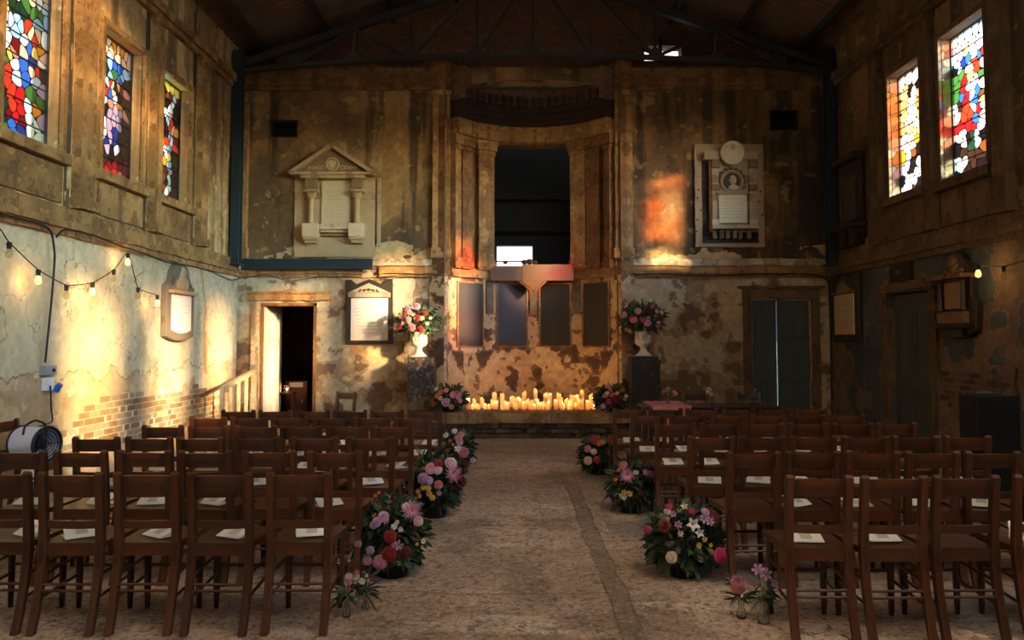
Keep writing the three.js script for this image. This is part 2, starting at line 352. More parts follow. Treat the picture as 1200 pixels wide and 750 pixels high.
// gable over the end wall, with a torn opening
{
  const eave = 6.66, ridge = 8.45, s = poly([[XL - 0.4, 6.3], [XR + 0.4, 6.3], [XR + 0.4, eave], [MID, ridge + 0.1], [XL - 0.4, eave]]);
  s.holes.push(hole(2.44, 3.12, 6.72, 7.0));
  const o = structure(mm('wall_gable', extr(s, 0.3).translate(0, 0, -DB - T - 0.3), M.gable), 'dark brick gable behind the roof truss');
  // wire netting and a loose board in the opening
  const bars = [];
  for (let i = 0; i < 14; i++) { bars.push(barBetween([2.78 + i * 0.05, 6.7, -DB - T + 0.02], [2.62 + i * 0.05 + 0.4, 7.2, -DB - T + 0.02], 0.004, 0.004)); bars.push(barBetween([2.78 + i * 0.05 + 0.24, 6.7, -DB - T + 0.02], [2.62 + i * 0.05, 7.2, -DB - T + 0.02], 0.004, 0.004)); }
  mesh('wire_netting', bars, M.truss, o);
  mesh('loose_board', barBetween([2.40, 6.93, -DB - T + 0.03], [2.86, 6.74, -DB - T + 0.03], 0.07, 0.03), M.darkPlaster, o);
  mesh('loose_board', barBetween([2.72, 6.66, -DB - T + 0.06], [2.72, 7.1, -DB - T + 0.06], 0.06, 0.03), M.darkPlaster, o);
}
// corrugated roof, two slopes, with two unseen translucent roof lights added to brighten the floor
const SL = 0.335, RIDGE = 6.7 + (MID - XL) * SL, roofY = (x) => RIDGE - Math.abs(x - MID) * SL;
function roofSlope(name, x0, x1, d0, d1, mat, label) {
  const y0 = roofY(x0), y1 = roofY(x1), n = Math.round((d1 - d0) / 0.025), pos = [], idx = [], off = 0.03;
  for (let k = 0; k <= n; k++) {
    const d = d0 + k * (d1 - d0) / n, w = 0.026 * Math.sin(d / 0.15 * 2 * Math.PI);
    for (const [x, y] of [[x0, y0], [x1, y1]]) { pos.push(x, y + w, -d); pos.push(x, y + w + off, -d); }
  }
  for (let k = 0; k < n; k++) { const a = k * 4, b = a + 4; idx.push(a, a + 2, b, b, a + 2, b + 2); if (mat === M.roof) idx.push(a + 1, b + 1, a + 3, b + 1, b + 3, a + 3); }
  const g = new THREE.BufferGeometry();
  g.setAttribute('position', new THREE.Float32BufferAttribute(pos, 3)); g.setIndex(idx);
  const q = g.toNonIndexed(); q.computeVertexNormals();
  return structure(mm(name, toCreasedNormals(q, 1.2), mat), label);
}
M.addedRoofLight = new THREE.MeshPhysicalMaterial({ color: 0xfff0d8, roughness: 0.9, transmission: 1, thickness: 0, side: THREE.DoubleSide });
const RL = [-1.2, 2.7];
for (const s of [-1, 1]) {
  const e = s < 0 ? XL - 0.55 : XR + 0.55, a = MID + s * 0.7, b = MID + s * 4.2;
  roofSlope('ceiling', e, MID, RL[1], DB + T + 0.25, M.roof, 'corrugated iron roof sheets');
  roofSlope('ceiling', e, MID, DR - 0.45, RL[0], M.roof, 'corrugated iron roof sheets behind the seating');
  roofSlope('ceiling', e, b, RL[0], RL[1], M.roof, 'corrugated iron roof sheets at the eaves');
  roofSlope('ceiling', a, MID, RL[0], RL[1], M.roof, 'corrugated iron roof sheets at the ridge');
  roofSlope('window_roof_added', a, b, RL[0], RL[1], M.addedRoofLight, 'unseen translucent corrugated roof light added for downlight');
}
{ // purlins running down the nave under the sheets
  const p = [];
  for (const k of [-0.93, -0.72, -0.5, -0.27, -0.03, 0.03, 0.27, 0.5, 0.72, 0.93]) { const x = MID + k * 5.1, y = RIDGE - Math.abs(k) * 5.1 * SL - 0.10; structure(mm('trim_roof_purlin', bx(0.07, 0.14, DB + T - DR, x, y, -(DB + T + DR) / 2), M.truss), 'dark roof purlin'); }
}
// blind outer box behind the end wall: the lobby behind the niche and the room behind the open doorway
const roomBox = (name, x0, x1, y1, d0, d1, mat, label, windowHole) => {
  const t = 0.2, parts = [span(x0 - t, x0, -0.1, y1, d0, d1 + t), span(x1, x1 + t, -0.1, y1, d0, d1 + t), span(x0 - t, x1 + t, y1, y1 + t, d0, windowHole && x1 < 3 ? d1 - 0.3 : d1 + t)];  // lobby ceiling stops short, a gap added to let sky light in
  if (windowHole) { const s = poly([[x0, -0.1], [x1, -0.1], [x1, y1], [x0, y1]]); s.holes.push(windowHole); parts.push(extr(s, t).translate(0, 0, -d1 - t)); } else parts.push(span(x0, x1, -0.1, y1, d1, d1 + t));
  return structure(mm(name, parts, mat), label);
};
M.lobby = std({ color: 0x4a4d50, roughness: 0.9 });
const wl = [at(582, 310, 17), at(625, 288, 17)];
const lobby = roomBox('wall_lobby', -2.2, 2.9, 6.3, DB + T, 17, M.lobby, 'dim grey lobby seen through the niche', hole(wl[0][0], wl[1][0], wl[0][1] - 0.25, wl[1][1]));
mm('ceiling_strip', [span(-2.2, 2.9, wl[1][1] + 0.22, wl[1][1] + 0.3, 16.93, 17), span(-2.2, 2.9, 4.55, 4.6, 16.94, 17)], M.darkPlaster, lobby);
structure(mm('window_lobby_frame', [span(wl[1][0] - 0.02, wl[1][0] + 0.02, wl[0][1] - 0.25, wl[1][1], 17.02, 17.06), span(wl[0][0], wl[1][0], wl[0][1] + 0.06, wl[0][1] + 0.085, 17.02, 17.05)], M.black), 'bright bare window behind the niche');
roomBox('wall_side_room', -4.8, -2.5, 2.9, DB + T, 16.6, M.backRoom, 'dark brick passage behind the open doorway');
roomBox('wall_vestry', 3.9, 5.5, 2.9, DB + T, 15.4, M.backRoom, 'dark vestry behind the double doors', hole(4.95, 5.35, 0.3, 2.4));  // unseen opening added so the slit between the doors shows bright
structure(mm('wall_right_recess', span(XR + TS, XR + TS + 0.2, -0.1, 2.4, 10.3, 11.9), M.darkPlaster));

// ---------------------------------------------------------------- string courses, cornices, pilasters
let trimNo = 0;
const trim = (g, m, label) => structure(mm('trim_' + (++trimNo), g, m), label);
const along = (side, d0, d1, y0, y1, proud, m, amp = 0.014) => {   // a moulding course on a side wall
  const x = side < 0 ? XL : XR;
  return rough(proud + 0.04, y1 - y0, d1 - d0, x - side * (proud / 2 - 0.02), (y0 + y1) / 2, -(d0 + d1) / 2, amp, 0.12);
};
for (const s of [-1, 1]) {
  const m = s < 0 ? M.ochre : M.shadedTrim;  // lit and shaded copies of one trim plaster, one for each side
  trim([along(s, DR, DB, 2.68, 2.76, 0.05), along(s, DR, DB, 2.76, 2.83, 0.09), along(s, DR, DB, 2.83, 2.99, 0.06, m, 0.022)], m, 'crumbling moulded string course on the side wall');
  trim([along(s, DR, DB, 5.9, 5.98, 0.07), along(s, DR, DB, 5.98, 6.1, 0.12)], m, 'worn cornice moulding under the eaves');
  const wins = s < 0 ? LEFT_WIN : RIGHT_WIN, X = s < 0 ? XL : XR;
  for (const [d0, d1, y0, y1] of wins) {
    const p = 0.045, w = 0.08, xa = X - s * p, f = [];
    f.push(span(xa, X + s * 0.02, y0 - 0.02, y1 + w, d0 - w, d0, 0.01), span(xa, X + s * 0.02, y0 - 0.02, y1 + w, d1, d1 + w, 0.01), span(xa, X + s * 0.02, y1, y1 + w, d0, d1, 0.01));
    f.push(span(X - s * 0.1, X + s * 0.15, y0 - 0.12, y0, d0 - w - 0.03, d1 + w + 0.03, 0.012), span(X - s * 0.03, X + s * 0.02, 3.02, y0 - 0.14, d0 - 0.05, d1 + 0.05, 0.01));
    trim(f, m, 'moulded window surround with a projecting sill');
  }
  const pil = s < 0 ? [[6.8, 7.05], [8.58, 8.87], [10.38, 10.58], [11.95, 12.2]] : [[7.0, 7.2], [8.68, 8.92], [10.24, 10.48], [11.72, 11.96]];
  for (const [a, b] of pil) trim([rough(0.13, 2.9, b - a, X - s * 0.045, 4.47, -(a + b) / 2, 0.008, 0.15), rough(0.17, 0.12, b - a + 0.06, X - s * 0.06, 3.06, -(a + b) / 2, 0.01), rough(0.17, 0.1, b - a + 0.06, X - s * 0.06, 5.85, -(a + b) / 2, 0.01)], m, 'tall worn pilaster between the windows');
}
const backBand = (x0, x1, y0, y1, proud, amp = 0.014) => rough(x1 - x0, y1 - y0, proud + 0.04, (x0 + x1) / 2, (y0 + y1) / 2, -DB + proud / 2 - 0.02, amp, 0.12);
for (const [x0, x1, gap] of [[XL, MID - HALF, [-2.62, -2.32]], [MID + HALF, XR, null]]) {
  const runs = gap ? [[x0, gap[0]], [gap[1], x1]] : [[x0, x1]];
  const g = [];
  for (const [a, b] of runs) g.push(backBand(a, b, 2.68, 2.74, 0.05), backBand(a, b, 2.74, 2.80, 0.1), backBand(a, b, 2.80, 2.86, 0.06));
  trim(g, M.ochre, 'moulded string course across the end wall');
  trim(backBand(x0, x1, 2.88, 3.0, 0.05, 0.02), M.plaster, 'crumbling plaster band above the string course');
  trim([backBand(x0, x1, 6.0, 6.06, 0.06), backBand(x0, x1, 6.06, 6.2, 0.12, 0.025), backBand(x0, x1, 6.2, 6.42, 0.02, 0.03)], M.umber, 'heavy broken cornice across the end wall');
}
for (const [a, b] of [[MID - HALF - 0.3, MID - HALF], [MID + HALF, MID + HALF + 0.3], [XL + 0.0, XL + 0.16]]) {
  const w = b - a, c = (a + b) / 2;
  trim([rough(w, 2.9, 0.12, c, 4.45, -DB + 0.04, 0.008, 0.15), rough(w + 0.05, 0.1, 0.17, c, 3.06, -DB + 0.06, 0.01), rough(w + 0.05, 0.07, 0.15, c, 3.15, -DB + 0.05, 0.008), rough(w + 0.05, 0.09, 0.17, c, 5.93, -DB + 0.06, 0.01)], M.ochre, 'tall plaster pilaster beside the niche');
}
trim(rough(0.22, 2.6, 0.1, MID - HALF - 0.13, 1.34, -DB + 0.03, 0.01, 0.15), M.plaster, 'lower pilaster strip beside the niche');
trim(rough(0.2, 2.6, 0.1, MID + HALF + 0.12, 1.34, -DB + 0.03, 0.01, 0.15), M.umber, 'lower pilaster strip beside the niche');

// ---------------------------------------------------------------- the niche
const polar = (th, r = APSE_R) => [MID + r * Math.sin(th), APSE_D + r * Math.cos(th)];   // [x, D]
function ring(r0, r1, y0, y1, t0, t1, n = 28) {   // a curved block between two radii
  const pos = [], idx = [];
  for (let k = 0; k <= n; k++) { const th = t0 + (t1 - t0) * k / n; for (const [r, y] of [[r0, y0], [r0, y1], [r1, y1], [r1, y0]]) { const [x, d] = polar(th, r); pos.push(x, y, -d); } }
  for (let k = 0; k < n; k++) for (let e = 0; e < 4; e++) { const a = k * 4 + e, b = k * 4 + (e + 1) % 4; idx.push(a, b, a + 4, b, b + 4, a + 4); }
  idx.push(0, 2, 1, 0, 3, 2); const o = n * 4; idx.push(o, o + 1, o + 2, o, o + 2, o + 3);
  const g = new THREE.BufferGeometry(); g.setAttribute('position', new THREE.Float32BufferAttribute(pos, 3)); g.setIndex(idx);
  const q = g.toNonIndexed(); q.computeVertexNormals();
  return toCreasedNormals(q, 0.6);
}
const TH = Math.asin(HALF / APSE_R), DEG = Math.PI / 180;
const nichePaint = paint(4.4, 3, 150, (u, v) => {
  const fine = fbm(u * 15 + 3, v * 15, 3), peel = fbm(u * 4.1 + 13, v * 4.1 + 5, 6), dirt = fbm(u * 8 + 2, v * 8 + 40, 5), f = 0.84 + 0.32 * fine;
  let c = mix3([176, 134, 92], [190, 158, 112], sstep(0.4, 0.6, fbm(u, v + 3, 4))), h = 0.7;
  if (peel > 0.56) { c = mix3(c, [106, 74, 46], sstep(0.56, 0.575, peel) * 0.85); h = 0.42; }
  if (peel > 0.63) c = mix3(c, [70, 50, 34], 0.7);
  if (peel > 0.545 && peel <= 0.56) { c = [206, 178, 132]; h = 0.75; }
  if (dirt > 0.64) c = mix3(c, [96, 70, 46], 0.7);
  return [c[0] * f, c[1] * f, c[2] * f, h + 0.2 * (fine - 0.5)];
}, -2, 0);
M.niche = std({ ...nichePaint, bumpScale: 0.016 });
structure(mm('wall_niche', ring(APSE_R, APSE_R + 0.3, 0.02, 2.72, -TH - 0.1, TH + 0.1), M.niche), 'curved peeling wall of the niche behind the candles');
structure(mm('wall_niche_upper', [ring(APSE_R, APSE_R + 0.25, 2.72, 5.3, -TH - 0.1, -36 * DEG), ring(APSE_R, APSE_R + 0.25, 2.72, 5.3, 37 * DEG, TH + 0.1), ring(APSE_R, APSE_R + 0.25, 5.2, 6.5, -TH - 0.1, TH + 0.1)], M.umber), 'curved upper wall of the niche');
trim([ring(APSE_R - 0.08, APSE_R + 0.1, 2.70, 2.77, -TH, TH), ring(APSE_R - 0.05, APSE_R + 0.32, 2.77, 2.88, -TH, TH)], M.ochre, 'curved ledge over the slate panels');
trim(ring(APSE_R - 0.2, APSE_R + 0.2, 5.22, 5.5, -TH, TH), M.ochre, 'curved plain beam across the niche');
trim([ring(APSE_R - 0.24, APSE_R + 0.1, 5.5, 5.6, -TH, TH), ring(APSE_R - 0.32, APSE_R + 0.1, 5.6, 5.7, -TH, TH), ring(APSE_R - 0.40, APSE_R + 0.1, 5.7, 5.82, -TH, TH)], M.darkPlaster, 'dark stepped curved cornice over the beam');
for (const [deg, w, m] of [[-31, 0.32, M.ochre], [31.5, 0.3, M.ochre], [-46.5, 0.24, M.umber], [43, 0.3, M.umber], [-55, 0.16, M.ochre], [55, 0.16, M.umber]]) {
  const [x, d] = polar(deg * DEG, APSE_R - 0.02), g = [];
  g.push(rough(w, 2.26, 0.2, 0, 3.98, 0, 0.006, 0.16), rough(w + 0.06, 0.09, 0.25, 0, 2.93, 0, 0.006), rough(w + 0.03, 0.06, 0.23, 0, 3.01, 0, 0.006), rough(w + 0.04, 0.05, 0.24, 0, 4.98, 0, 0.006), rough(w + 0.08, 0.1, 0.28, 0, 5.08, 0, 0.01), rough(w + 0.12, 0.08, 0.3, 0, 5.17, 0, 0.006));
  const q = merge(g).rotateY(-deg * DEG).translate(x, 0, -d);
  trim(q, m, 'plaster column carrying the curved beam');
}
// four slate panels with their stiles
const slatePrint = () => {
  const c = document.createElement('canvas'); c.width = 256; c.height = 512;
  const k = c.getContext('2d'); k.fillStyle = '#46403a'; k.fillRect(0, 0, 256, 512);
  for (let i = 0; i < 5000; i++) { k.fillStyle = `rgba(${rr(30, 110)},${rr(28, 96)},${rr(24, 80)},0.16)`; k.fillRect(rnd() * 256, rnd() * 512, rr(1, 5), rr(1, 5)); }
  k.fillStyle = 'rgba(120,92,62,0.55)'; for (let i = 0; i < 16; i++) k.fillRect(30 + i * 12 + rr(-2, 2), 62 + Math.abs(i - 8) * 0.4, 7, 9);
  for (let r = 0; r < 16; r++) for (let i = 0; i < 22; i++) { k.fillStyle = 'rgba(84,70,54,0.35)'; k.fillRect(28 + i * 9, 100 + r * 22, rr(3, 7), 4); }
  const t = new THREE.CanvasTexture(c); t.colorSpace = THREE.SRGBColorSpace; return t;
};
M.slatePanel = std({ map: slatePrint(), color: 0xa08a6c, roughness: 0.5 });
const [, sy0] = at(600, 405, 14.6), [, sy1] = at(600, 333, 14.6);
[[-41.5, 0.56], [-12.5, 0.55], [15, 0.56], [43, 0.56]].forEach(([deg, w], i) => {
  const [x, d] = polar(deg * DEG, APSE_R - 0.03), o = thing('slate_tablet', ['dark slate tablet with pale glare, at the doorway end of the four', 'dark slate tablet with faint heading, under the plaque beside the glaring tablet', 'dark slate tablet with faint heading, under the plaque beside the blank tablet', 'blackened slate tablet at the double-door end of the four'][i], 'tablet', [x, sy0, -d], -deg * DEG, 'slate tablets in the niche');
  mesh('slab', rb(w, sy1 - sy0, 0.03, 0, (sy1 - sy0) / 2, 0), M.slatePanel, o);
  const f = 0.03; mm('frame', [rough(f, sy1 - sy0 + 0.05, 0.05, -w / 2 - 0.01, (sy1 - sy0) / 2, 0, 0.006), rough(f, sy1 - sy0 + 0.05, 0.05, w / 2 + 0.01, (sy1 - sy0) / 2, 0, 0.006), rough(w + 0.06, f, 0.05, 0, -0.01, 0, 0.006), rough(w + 0.06, f, 0.05, 0, sy1 - sy0 + 0.01, 0, 0.006)], M.ochre, o);
});
for (const deg of [-27, 1.3, 29]) { const [x, d] = polar(deg * DEG, APSE_R - 0.02); trim(rough(0.14, 0.62, 0.03, 0, 2.36, 0, 0.004).rotateY(-deg * DEG).translate(x, 0, -d), M.greyTrim, 'grey board stile between the slate tablets'); }
{ // inscribed plaque with a pointed shield
  const D = 14.42, a = at(575, 329, D), b = at(672, 312, D), o = thing('inscribed_plaque', 'long brown inscribed plaque with a pointed shield, over the slate tablets', 'plaque', [0, 0, -D]);
  const c = document.createElement('canvas'); c.width = 512; c.height = 160;
  const k = c.getContext('2d'); k.fillStyle = '#72543a'; k.fillRect(0, 0, 512, 160);
  for (let i = 0; i < 2500; i++) { k.fillStyle = `rgba(${rr(80, 170)},${rr(60, 120)},${rr(40, 80)},0.2)`; k.fillRect(rnd() * 512, rnd() * 160, rr(1, 6), rr(1, 4)); }
  k.fillStyle = 'rgba(60,40,26,0.6)';
  for (let r = 0; r < 9; r++) for (let i = 0; i < 60; i++) if (rnd() > 0.15) k.fillRect(14 + i * 8.2, 12 + r * 16, rr(3, 7), 5);
  const t = new THREE.CanvasTexture(c); t.colorSpace = THREE.SRGBColorSpace;
  const pm = std({ map: t, roughness: 0.7 });
  const cx0 = at(612, 320, D)[0], cx1 = at(637, 320, D)[0], tip = at(625, 342, D);
  mesh('tablet', rb(cx0 - a[0], b[1] - a[1], 0.06, (a[0] + cx0) / 2, (a[1] + b[1]) / 2, 0), pm, o);
  mesh('tablet', rb(b[0] - cx0, b[1] - a[1] + 0.03, 0.07, (b[0] + cx0) / 2, (a[1] + b[1]) / 2 + 0.015, 0.005), pm, o);
  mm('shield', extr(poly([[cx0 - 0.02, a[1]], [cx1 + 0.02, a[1]], [tip[0], tip[1]]]), 0.05, 0.006).translate(0, 0, -0.01), M.stoneBrown, o);
  mm('moulding', [barBetween([cx0 - 0.05, a[1] - 0.005, 0.03], [tip[0], tip[1] - 0.02, 0.03], 0.03, 0.05), barBetween([cx1 + 0.05, a[1] - 0.005, 0.03], [tip[0], tip[1] - 0.02, 0.03], 0.03, 0.05)], M.umber, o);
  const r = thing('rubble_lump', 'loose dark rubble lying on top of the inscribed plaque', 'rubble', [at(618, 310, D)[0], b[1] + 0.045, -D]);
  for (const [dx, s] of [[-0.05, 0.05], [0.04, 0.06], [0.14, 0.04], [-0.4, 0.035]]) { const g = new THREE.DodecahedronGeometry(s, 0); g.scale(1.4, 0.9, 1).translate(dx, s * 0.6, 0); mm('stone', g, M.darkPlaster, r); }
}
// brick soldier course and steel bar over the niche
{
  const [y0, y1] = [5.84, 6.02], o = structure(mm('wall_niche_head', ring(APSE_R - 0.3, APSE_R, 5.82, 6.4, -TH, TH), M.gable), 'dark brickwork above the curved cornice');
  const g = metric(rb(0.062, y1 - y0, 0.08));
  const mats = [0x6a4530, 0x53382a, 0x7a5238, 0x3c2a20].map((c) => std({ ...brickSkin, color: c, bumpScale: 0.004 }));
  for (let i = 0; i < 38; i++) { const th = (-TH + 0.06) + (2 * TH - 0.12) * i / 37, [x, d] = polar(th, APSE_R - 0.32), b = mesh('brick', g, mats[i % 4], o); b.position.set(x, (y0 + y1) / 2 + rr(-0.012, 0.012), -d); b.rotation.y = -th; }
  tag(mesh('steel_bar', span(MID - HALF, MID + HALF, 6.03, 6.065, DB + 0.02, DB + 0.07), M.truss), 'thin dark steel bar across the top of the niche', 'bar');
}
// step under the candles: stone kerb on brick courses
const STEP = 0.41, SF = 12.87, SX0 = -1.95, SX1 = 2.65;
const brickMats = (list) => list.map((c) => std({ ...brickSkin, color: c, bumpScale: 0.004 }));
{
  const o = structure(mm('floor_step', span(SX0, SX1, 0, STEP - 0.14, SF + 0.12, DB + 0.9), M.slab), 'raised step carrying the candles');
  structure(mm('floor_step_top', span(MID - HALF, MID + HALF, STEP - 0.14, STEP - 0.012, DB - 0.3, DB + 0.95), M.slab));
  const bm = brickMats([0x5a4232, 0x6e5240, 0x4a382c, 0x7a6650, 0x332820]);
  const g = metric(rb(0.215, 0.068, 0.1)), h = metric(rb(0.104, 0.068, 0.1));
  for (let r = 0; r < 3; r++) for (let i = 0; i < 21; i++) {
    const x = SX0 + 0.11 + i * 0.224 + (r % 2) * 0.11; if (x > SX1 - 0.08 || (r > 0 && rnd() < 0.06)) continue;
    const b = mesh('brick', rnd() < 0.12 ? h : g, pick(bm), o); b.position.set(x + rr(-0.006, 0.006), 0.04 + r * 0.079, -SF - 0.06 + rr(-0.014, 0.01)); b.rotation.y = rr(-0.03, 0.03);
  }
  let x = SX0 - 0.02;
  for (const w of [0.9, 0.35, 0.5, 0.85, 1.0, 0.42, 0.62]) { mm('kerb_stone', rough(w - 0.012, 0.165 + rr(-0.01, 0.01), 0.62, x + w / 2, STEP - 0.085, -SF - 0.31, 0.012, 0.12), M.slab, o); x += w; }
}
// bare brickwork at the foot of the side walls
const footBricks = (parentName, X, s, d0, d1, y0, y1, mats, keep, label) => {
  const o = new THREE.Group(); o.name = parentName; scene.add(o); structure(o, label);
  const g = metric(rb(0.05, 0.066, 0.213)), h = metric(rb(0.05, 0.066, 0.104));
  let r = 0;
  for (let y = y0; y < y1; y += 0.077, r++) for (let d = d0 + (r % 2) * 0.112; d < d1; d += 0.224) {
    if (!keep(d, y)) continue;
    const b = mesh('brick', rnd() < 0.15 ? h : g, pick(mats), o); b.position.set(X + s * (0.019 + rr(-0.003, 0.003)), y, -d + rr(-0.004, 0.004)); b.rotation.z = rr(-0.01, 0.01);
  }
};
footBricks('wall_left_brickwork', XL, -1, 8.2, 13.6, 0.34, 0.96, brickMats([0xdcc094, 0xccaa7a, 0xc49c6e, 0xdcc69c, 0xba9064, 0xe2cea8]), (d, y) => y < 0.55 + 0.6 * fbm(d * 1.3, y * 1.5 + 3, 3) && fbm(d * 3, y * 3, 3) > 0.3, 'bare patchy bricks low on the pale wall');
footBricks('wall_right_brickwork', XR, 1, 9.0, 10.45, 0.3, 1.15, brickMats([0x6a4a38, 0x7a5a44, 0x553c2e, 0x84664c]), (d, y) => fbm(d * 2 + 3, y * 2.2, 3) > 0.42, 'bare bricks beside the side door');

// ---------------------------------------------------------------- roof truss, steel posts
{
  const D = 13.55, o = thing('roof_truss', 'dark cambered steel roof truss in front of the gable', 'truss', [0, 0, -D]);
  const bot = (x) => 6.52 - 0.30 * ((x - MID) / 5.1) ** 2, top = (x) => 8.05 - Math.abs(x - MID) * SL;
  const xs = [-4.72, -3.74, -2.73, -1.755, -0.61, MID, 1.36, 2.48, 3.54, 4.58, 5.46];
  const bc = [], tc = [];
  for (let i = 0; i < 10; i++) bc.push(barBetween([xs[i], bot(xs[i]), 0], [xs[i + 1], bot(xs[i + 1]), 0], 0.07, 0.1));
  mesh('bottom_chord', bc, M.truss, o);
  mesh('top_chord', [barBetween([XL + 0.05, top(XL), 0], [MID, top(MID), 0], 0.12, 0.12), barBetween([MID, top(MID), 0], [XR - 0.05, top(XR), 0], 0.12, 0.12)], M.truss, o);
  for (let i = 1; i < 10; i++) {
    mesh('vertical_strut', barBetween([xs[i], bot(xs[i]), 0], [xs[i], top(xs[i]), 0], 0.045, 0.05), M.truss, o);
    mesh('gusset_plate', extr(poly([[xs[i] - 0.16, bot(xs[i]) - 0.02], [xs[i] + 0.16, bot(xs[i]) - 0.02], [xs[i] + 0.06, bot(xs[i]) + 0.15], [xs[i] - 0.06, bot(xs[i]) + 0.15]]), 0.012).translate(0, 0, 0.05), M.truss, o);
  }
  for (const [a, b] of [[1, 2], [3, 2], [3, 4], [4, 5], [6, 5], [7, 6], [7, 8], [9, 8]]) mesh('diagonal_strut', barBetween([xs[a], bot(xs[a]), 0.03], [xs[b], top(xs[b]) - 0.05, 0.03], 0.05, 0.05), M.truss, o);
}
for (const [x, lab] of [[XL + 0.12, 'blue grey steel post in the corner above the string course'], [XR - 0.12, 'dark steel post in the shadowed corner by the double doors']]) {
  const o = thing('steel_post', lab, 'post', [x, 2.84, -13.42]);
  mesh('flange', rb(0.16, 3.7, 0.015, 0, 1.85, 0.075), M.steel, o); mesh('flange', rb(0.16, 3.7, 0.015, 0, 1.85, -0.075), M.steel, o); mesh('web', rb(0.012, 3.7, 0.14, 0, 1.85, 0), M.steel, o);
  mesh('foot_plate', rb(0.22, 0.03, 0.22, 0, 0.015, 0), M.steel, o);
}
{
  const [x0, y0] = at(283, 315, 13.7), [x1, y1] = at(437, 304, 13.7), o = thing('steel_beam', 'dark blue green steel beam resting on the string course', 'beam', [0, 0, -13.72]);
  mesh('flange', rb(x1 - x0, 0.02, 0.14, (x0 + x1) / 2, y0, 0), M.steel, o); mesh('flange', rb(x1 - x0, 0.02, 0.14, (x0 + x1) / 2, y1, 0), M.steel, o);
  mesh('web', rb(x1 - x0, y1 - y0, 0.03, (x0 + x1) / 2, (y0 + y1) / 2, 0.04), M.steel, o);
  mesh('end_plate', rb(0.03, y1 - y0 + 0.02, 0.15, x0 - 0.015, (y0 + y1) / 2, 0), M.whitePaint, o);
}
// vents high on the end wall
for (const [px0, px1, py0, py1, lab] of [[318, 348, 142, 160, 'dark louvred vent above the pedimented monument'], [903, 934, 130, 152, 'black louvred vent above the medallion monument']]) {
  const a = at(px0, py1), b = at(px1, py0), o = thing('wall_vent', lab, 'vent', [(a[0] + b[0]) / 2, a[1], -DB - 0.03]), w = b[0] - a[0], h = b[1] - a[1];
  mesh('frame', [bx(w + 0.04, 0.03, 0.06, 0, 0, 0.02), bx(w + 0.04, 0.03, 0.06, 0, h, 0.02), bx(0.03, h, 0.06, -w / 2, h / 2, 0.02), bx(0.03, h, 0.06, w / 2, h / 2, 0.02)], M.darkPlaster, o);
  mesh('backing', bx(w, h, 0.02, 0, h / 2, -0.08), M.black, o);
  for (let i = 0; i < 5; i++) mesh('slat', bx(w, 0.01, 0.06).rotateX(0.6).translate(0, (i + 0.5) * h / 5, 0), M.black, o);
}
const seedsLW1 = [[253,752,'y'],[217,706,'g'],[276,683,'w'],[265,625,'w'],[388,779,'G'],[442,761,'G'],[362,678,'w'],[464,721,'b'],[549,767,'G'],[617,829,'g'],[749,821,'g'],[867,809,'g'],[839,890,'w'],[707,870,'f'],[920,876,'l'],[946,807,'b'],[520,690,'b'],[436,645,'b'],[832,768,'s'],[629,701,'r'],[699,671,'f'],[765,653,'r'],[839,689,'f'],[910,685,'w'],[303,577,'w'],[274,527,'w'],[452,547,'m'],[413,507,'F'],[582,542,'f'],[619,608,'w'],[670,587,'B'],[773,569,'y'],[867,595,'o'],[910,564,'f'],[263,469,'G'],[281,448,'g'],[373,492,'y'],[246,398,'p'],[455,439,'w'],[478,381,'l'],[338,391,'r'],[328,314,'r'],[417,281,'r'],[597,455,'B'],[631,410,'B'],[760,507,'D'],[746,452,'f'],[828,474,'r'],[808,404,'l'],[893,527,'w'],[918,478,'k'],[256,289,'k'],[525,262,'R'],[443,197,'r'],[567,193,'R'],[501,144,'R'],[307,174,'G'],[280,108,'G'],[759,316,'g'],[876,297,'g'],[910,356,'p'],[824,235,'o'],[692,227,'c'],[717,166,'c'],[760,107,'c'],[853,135,'c'],[900,168,'p'],[878,72,'c'],[435,89,'B'],[456,55,'B'],[578,80,'D'],[361,146,'m'],[319,52,'g'],[591,133,'m'],[341,-6,'w'],[498,-15,'w']];
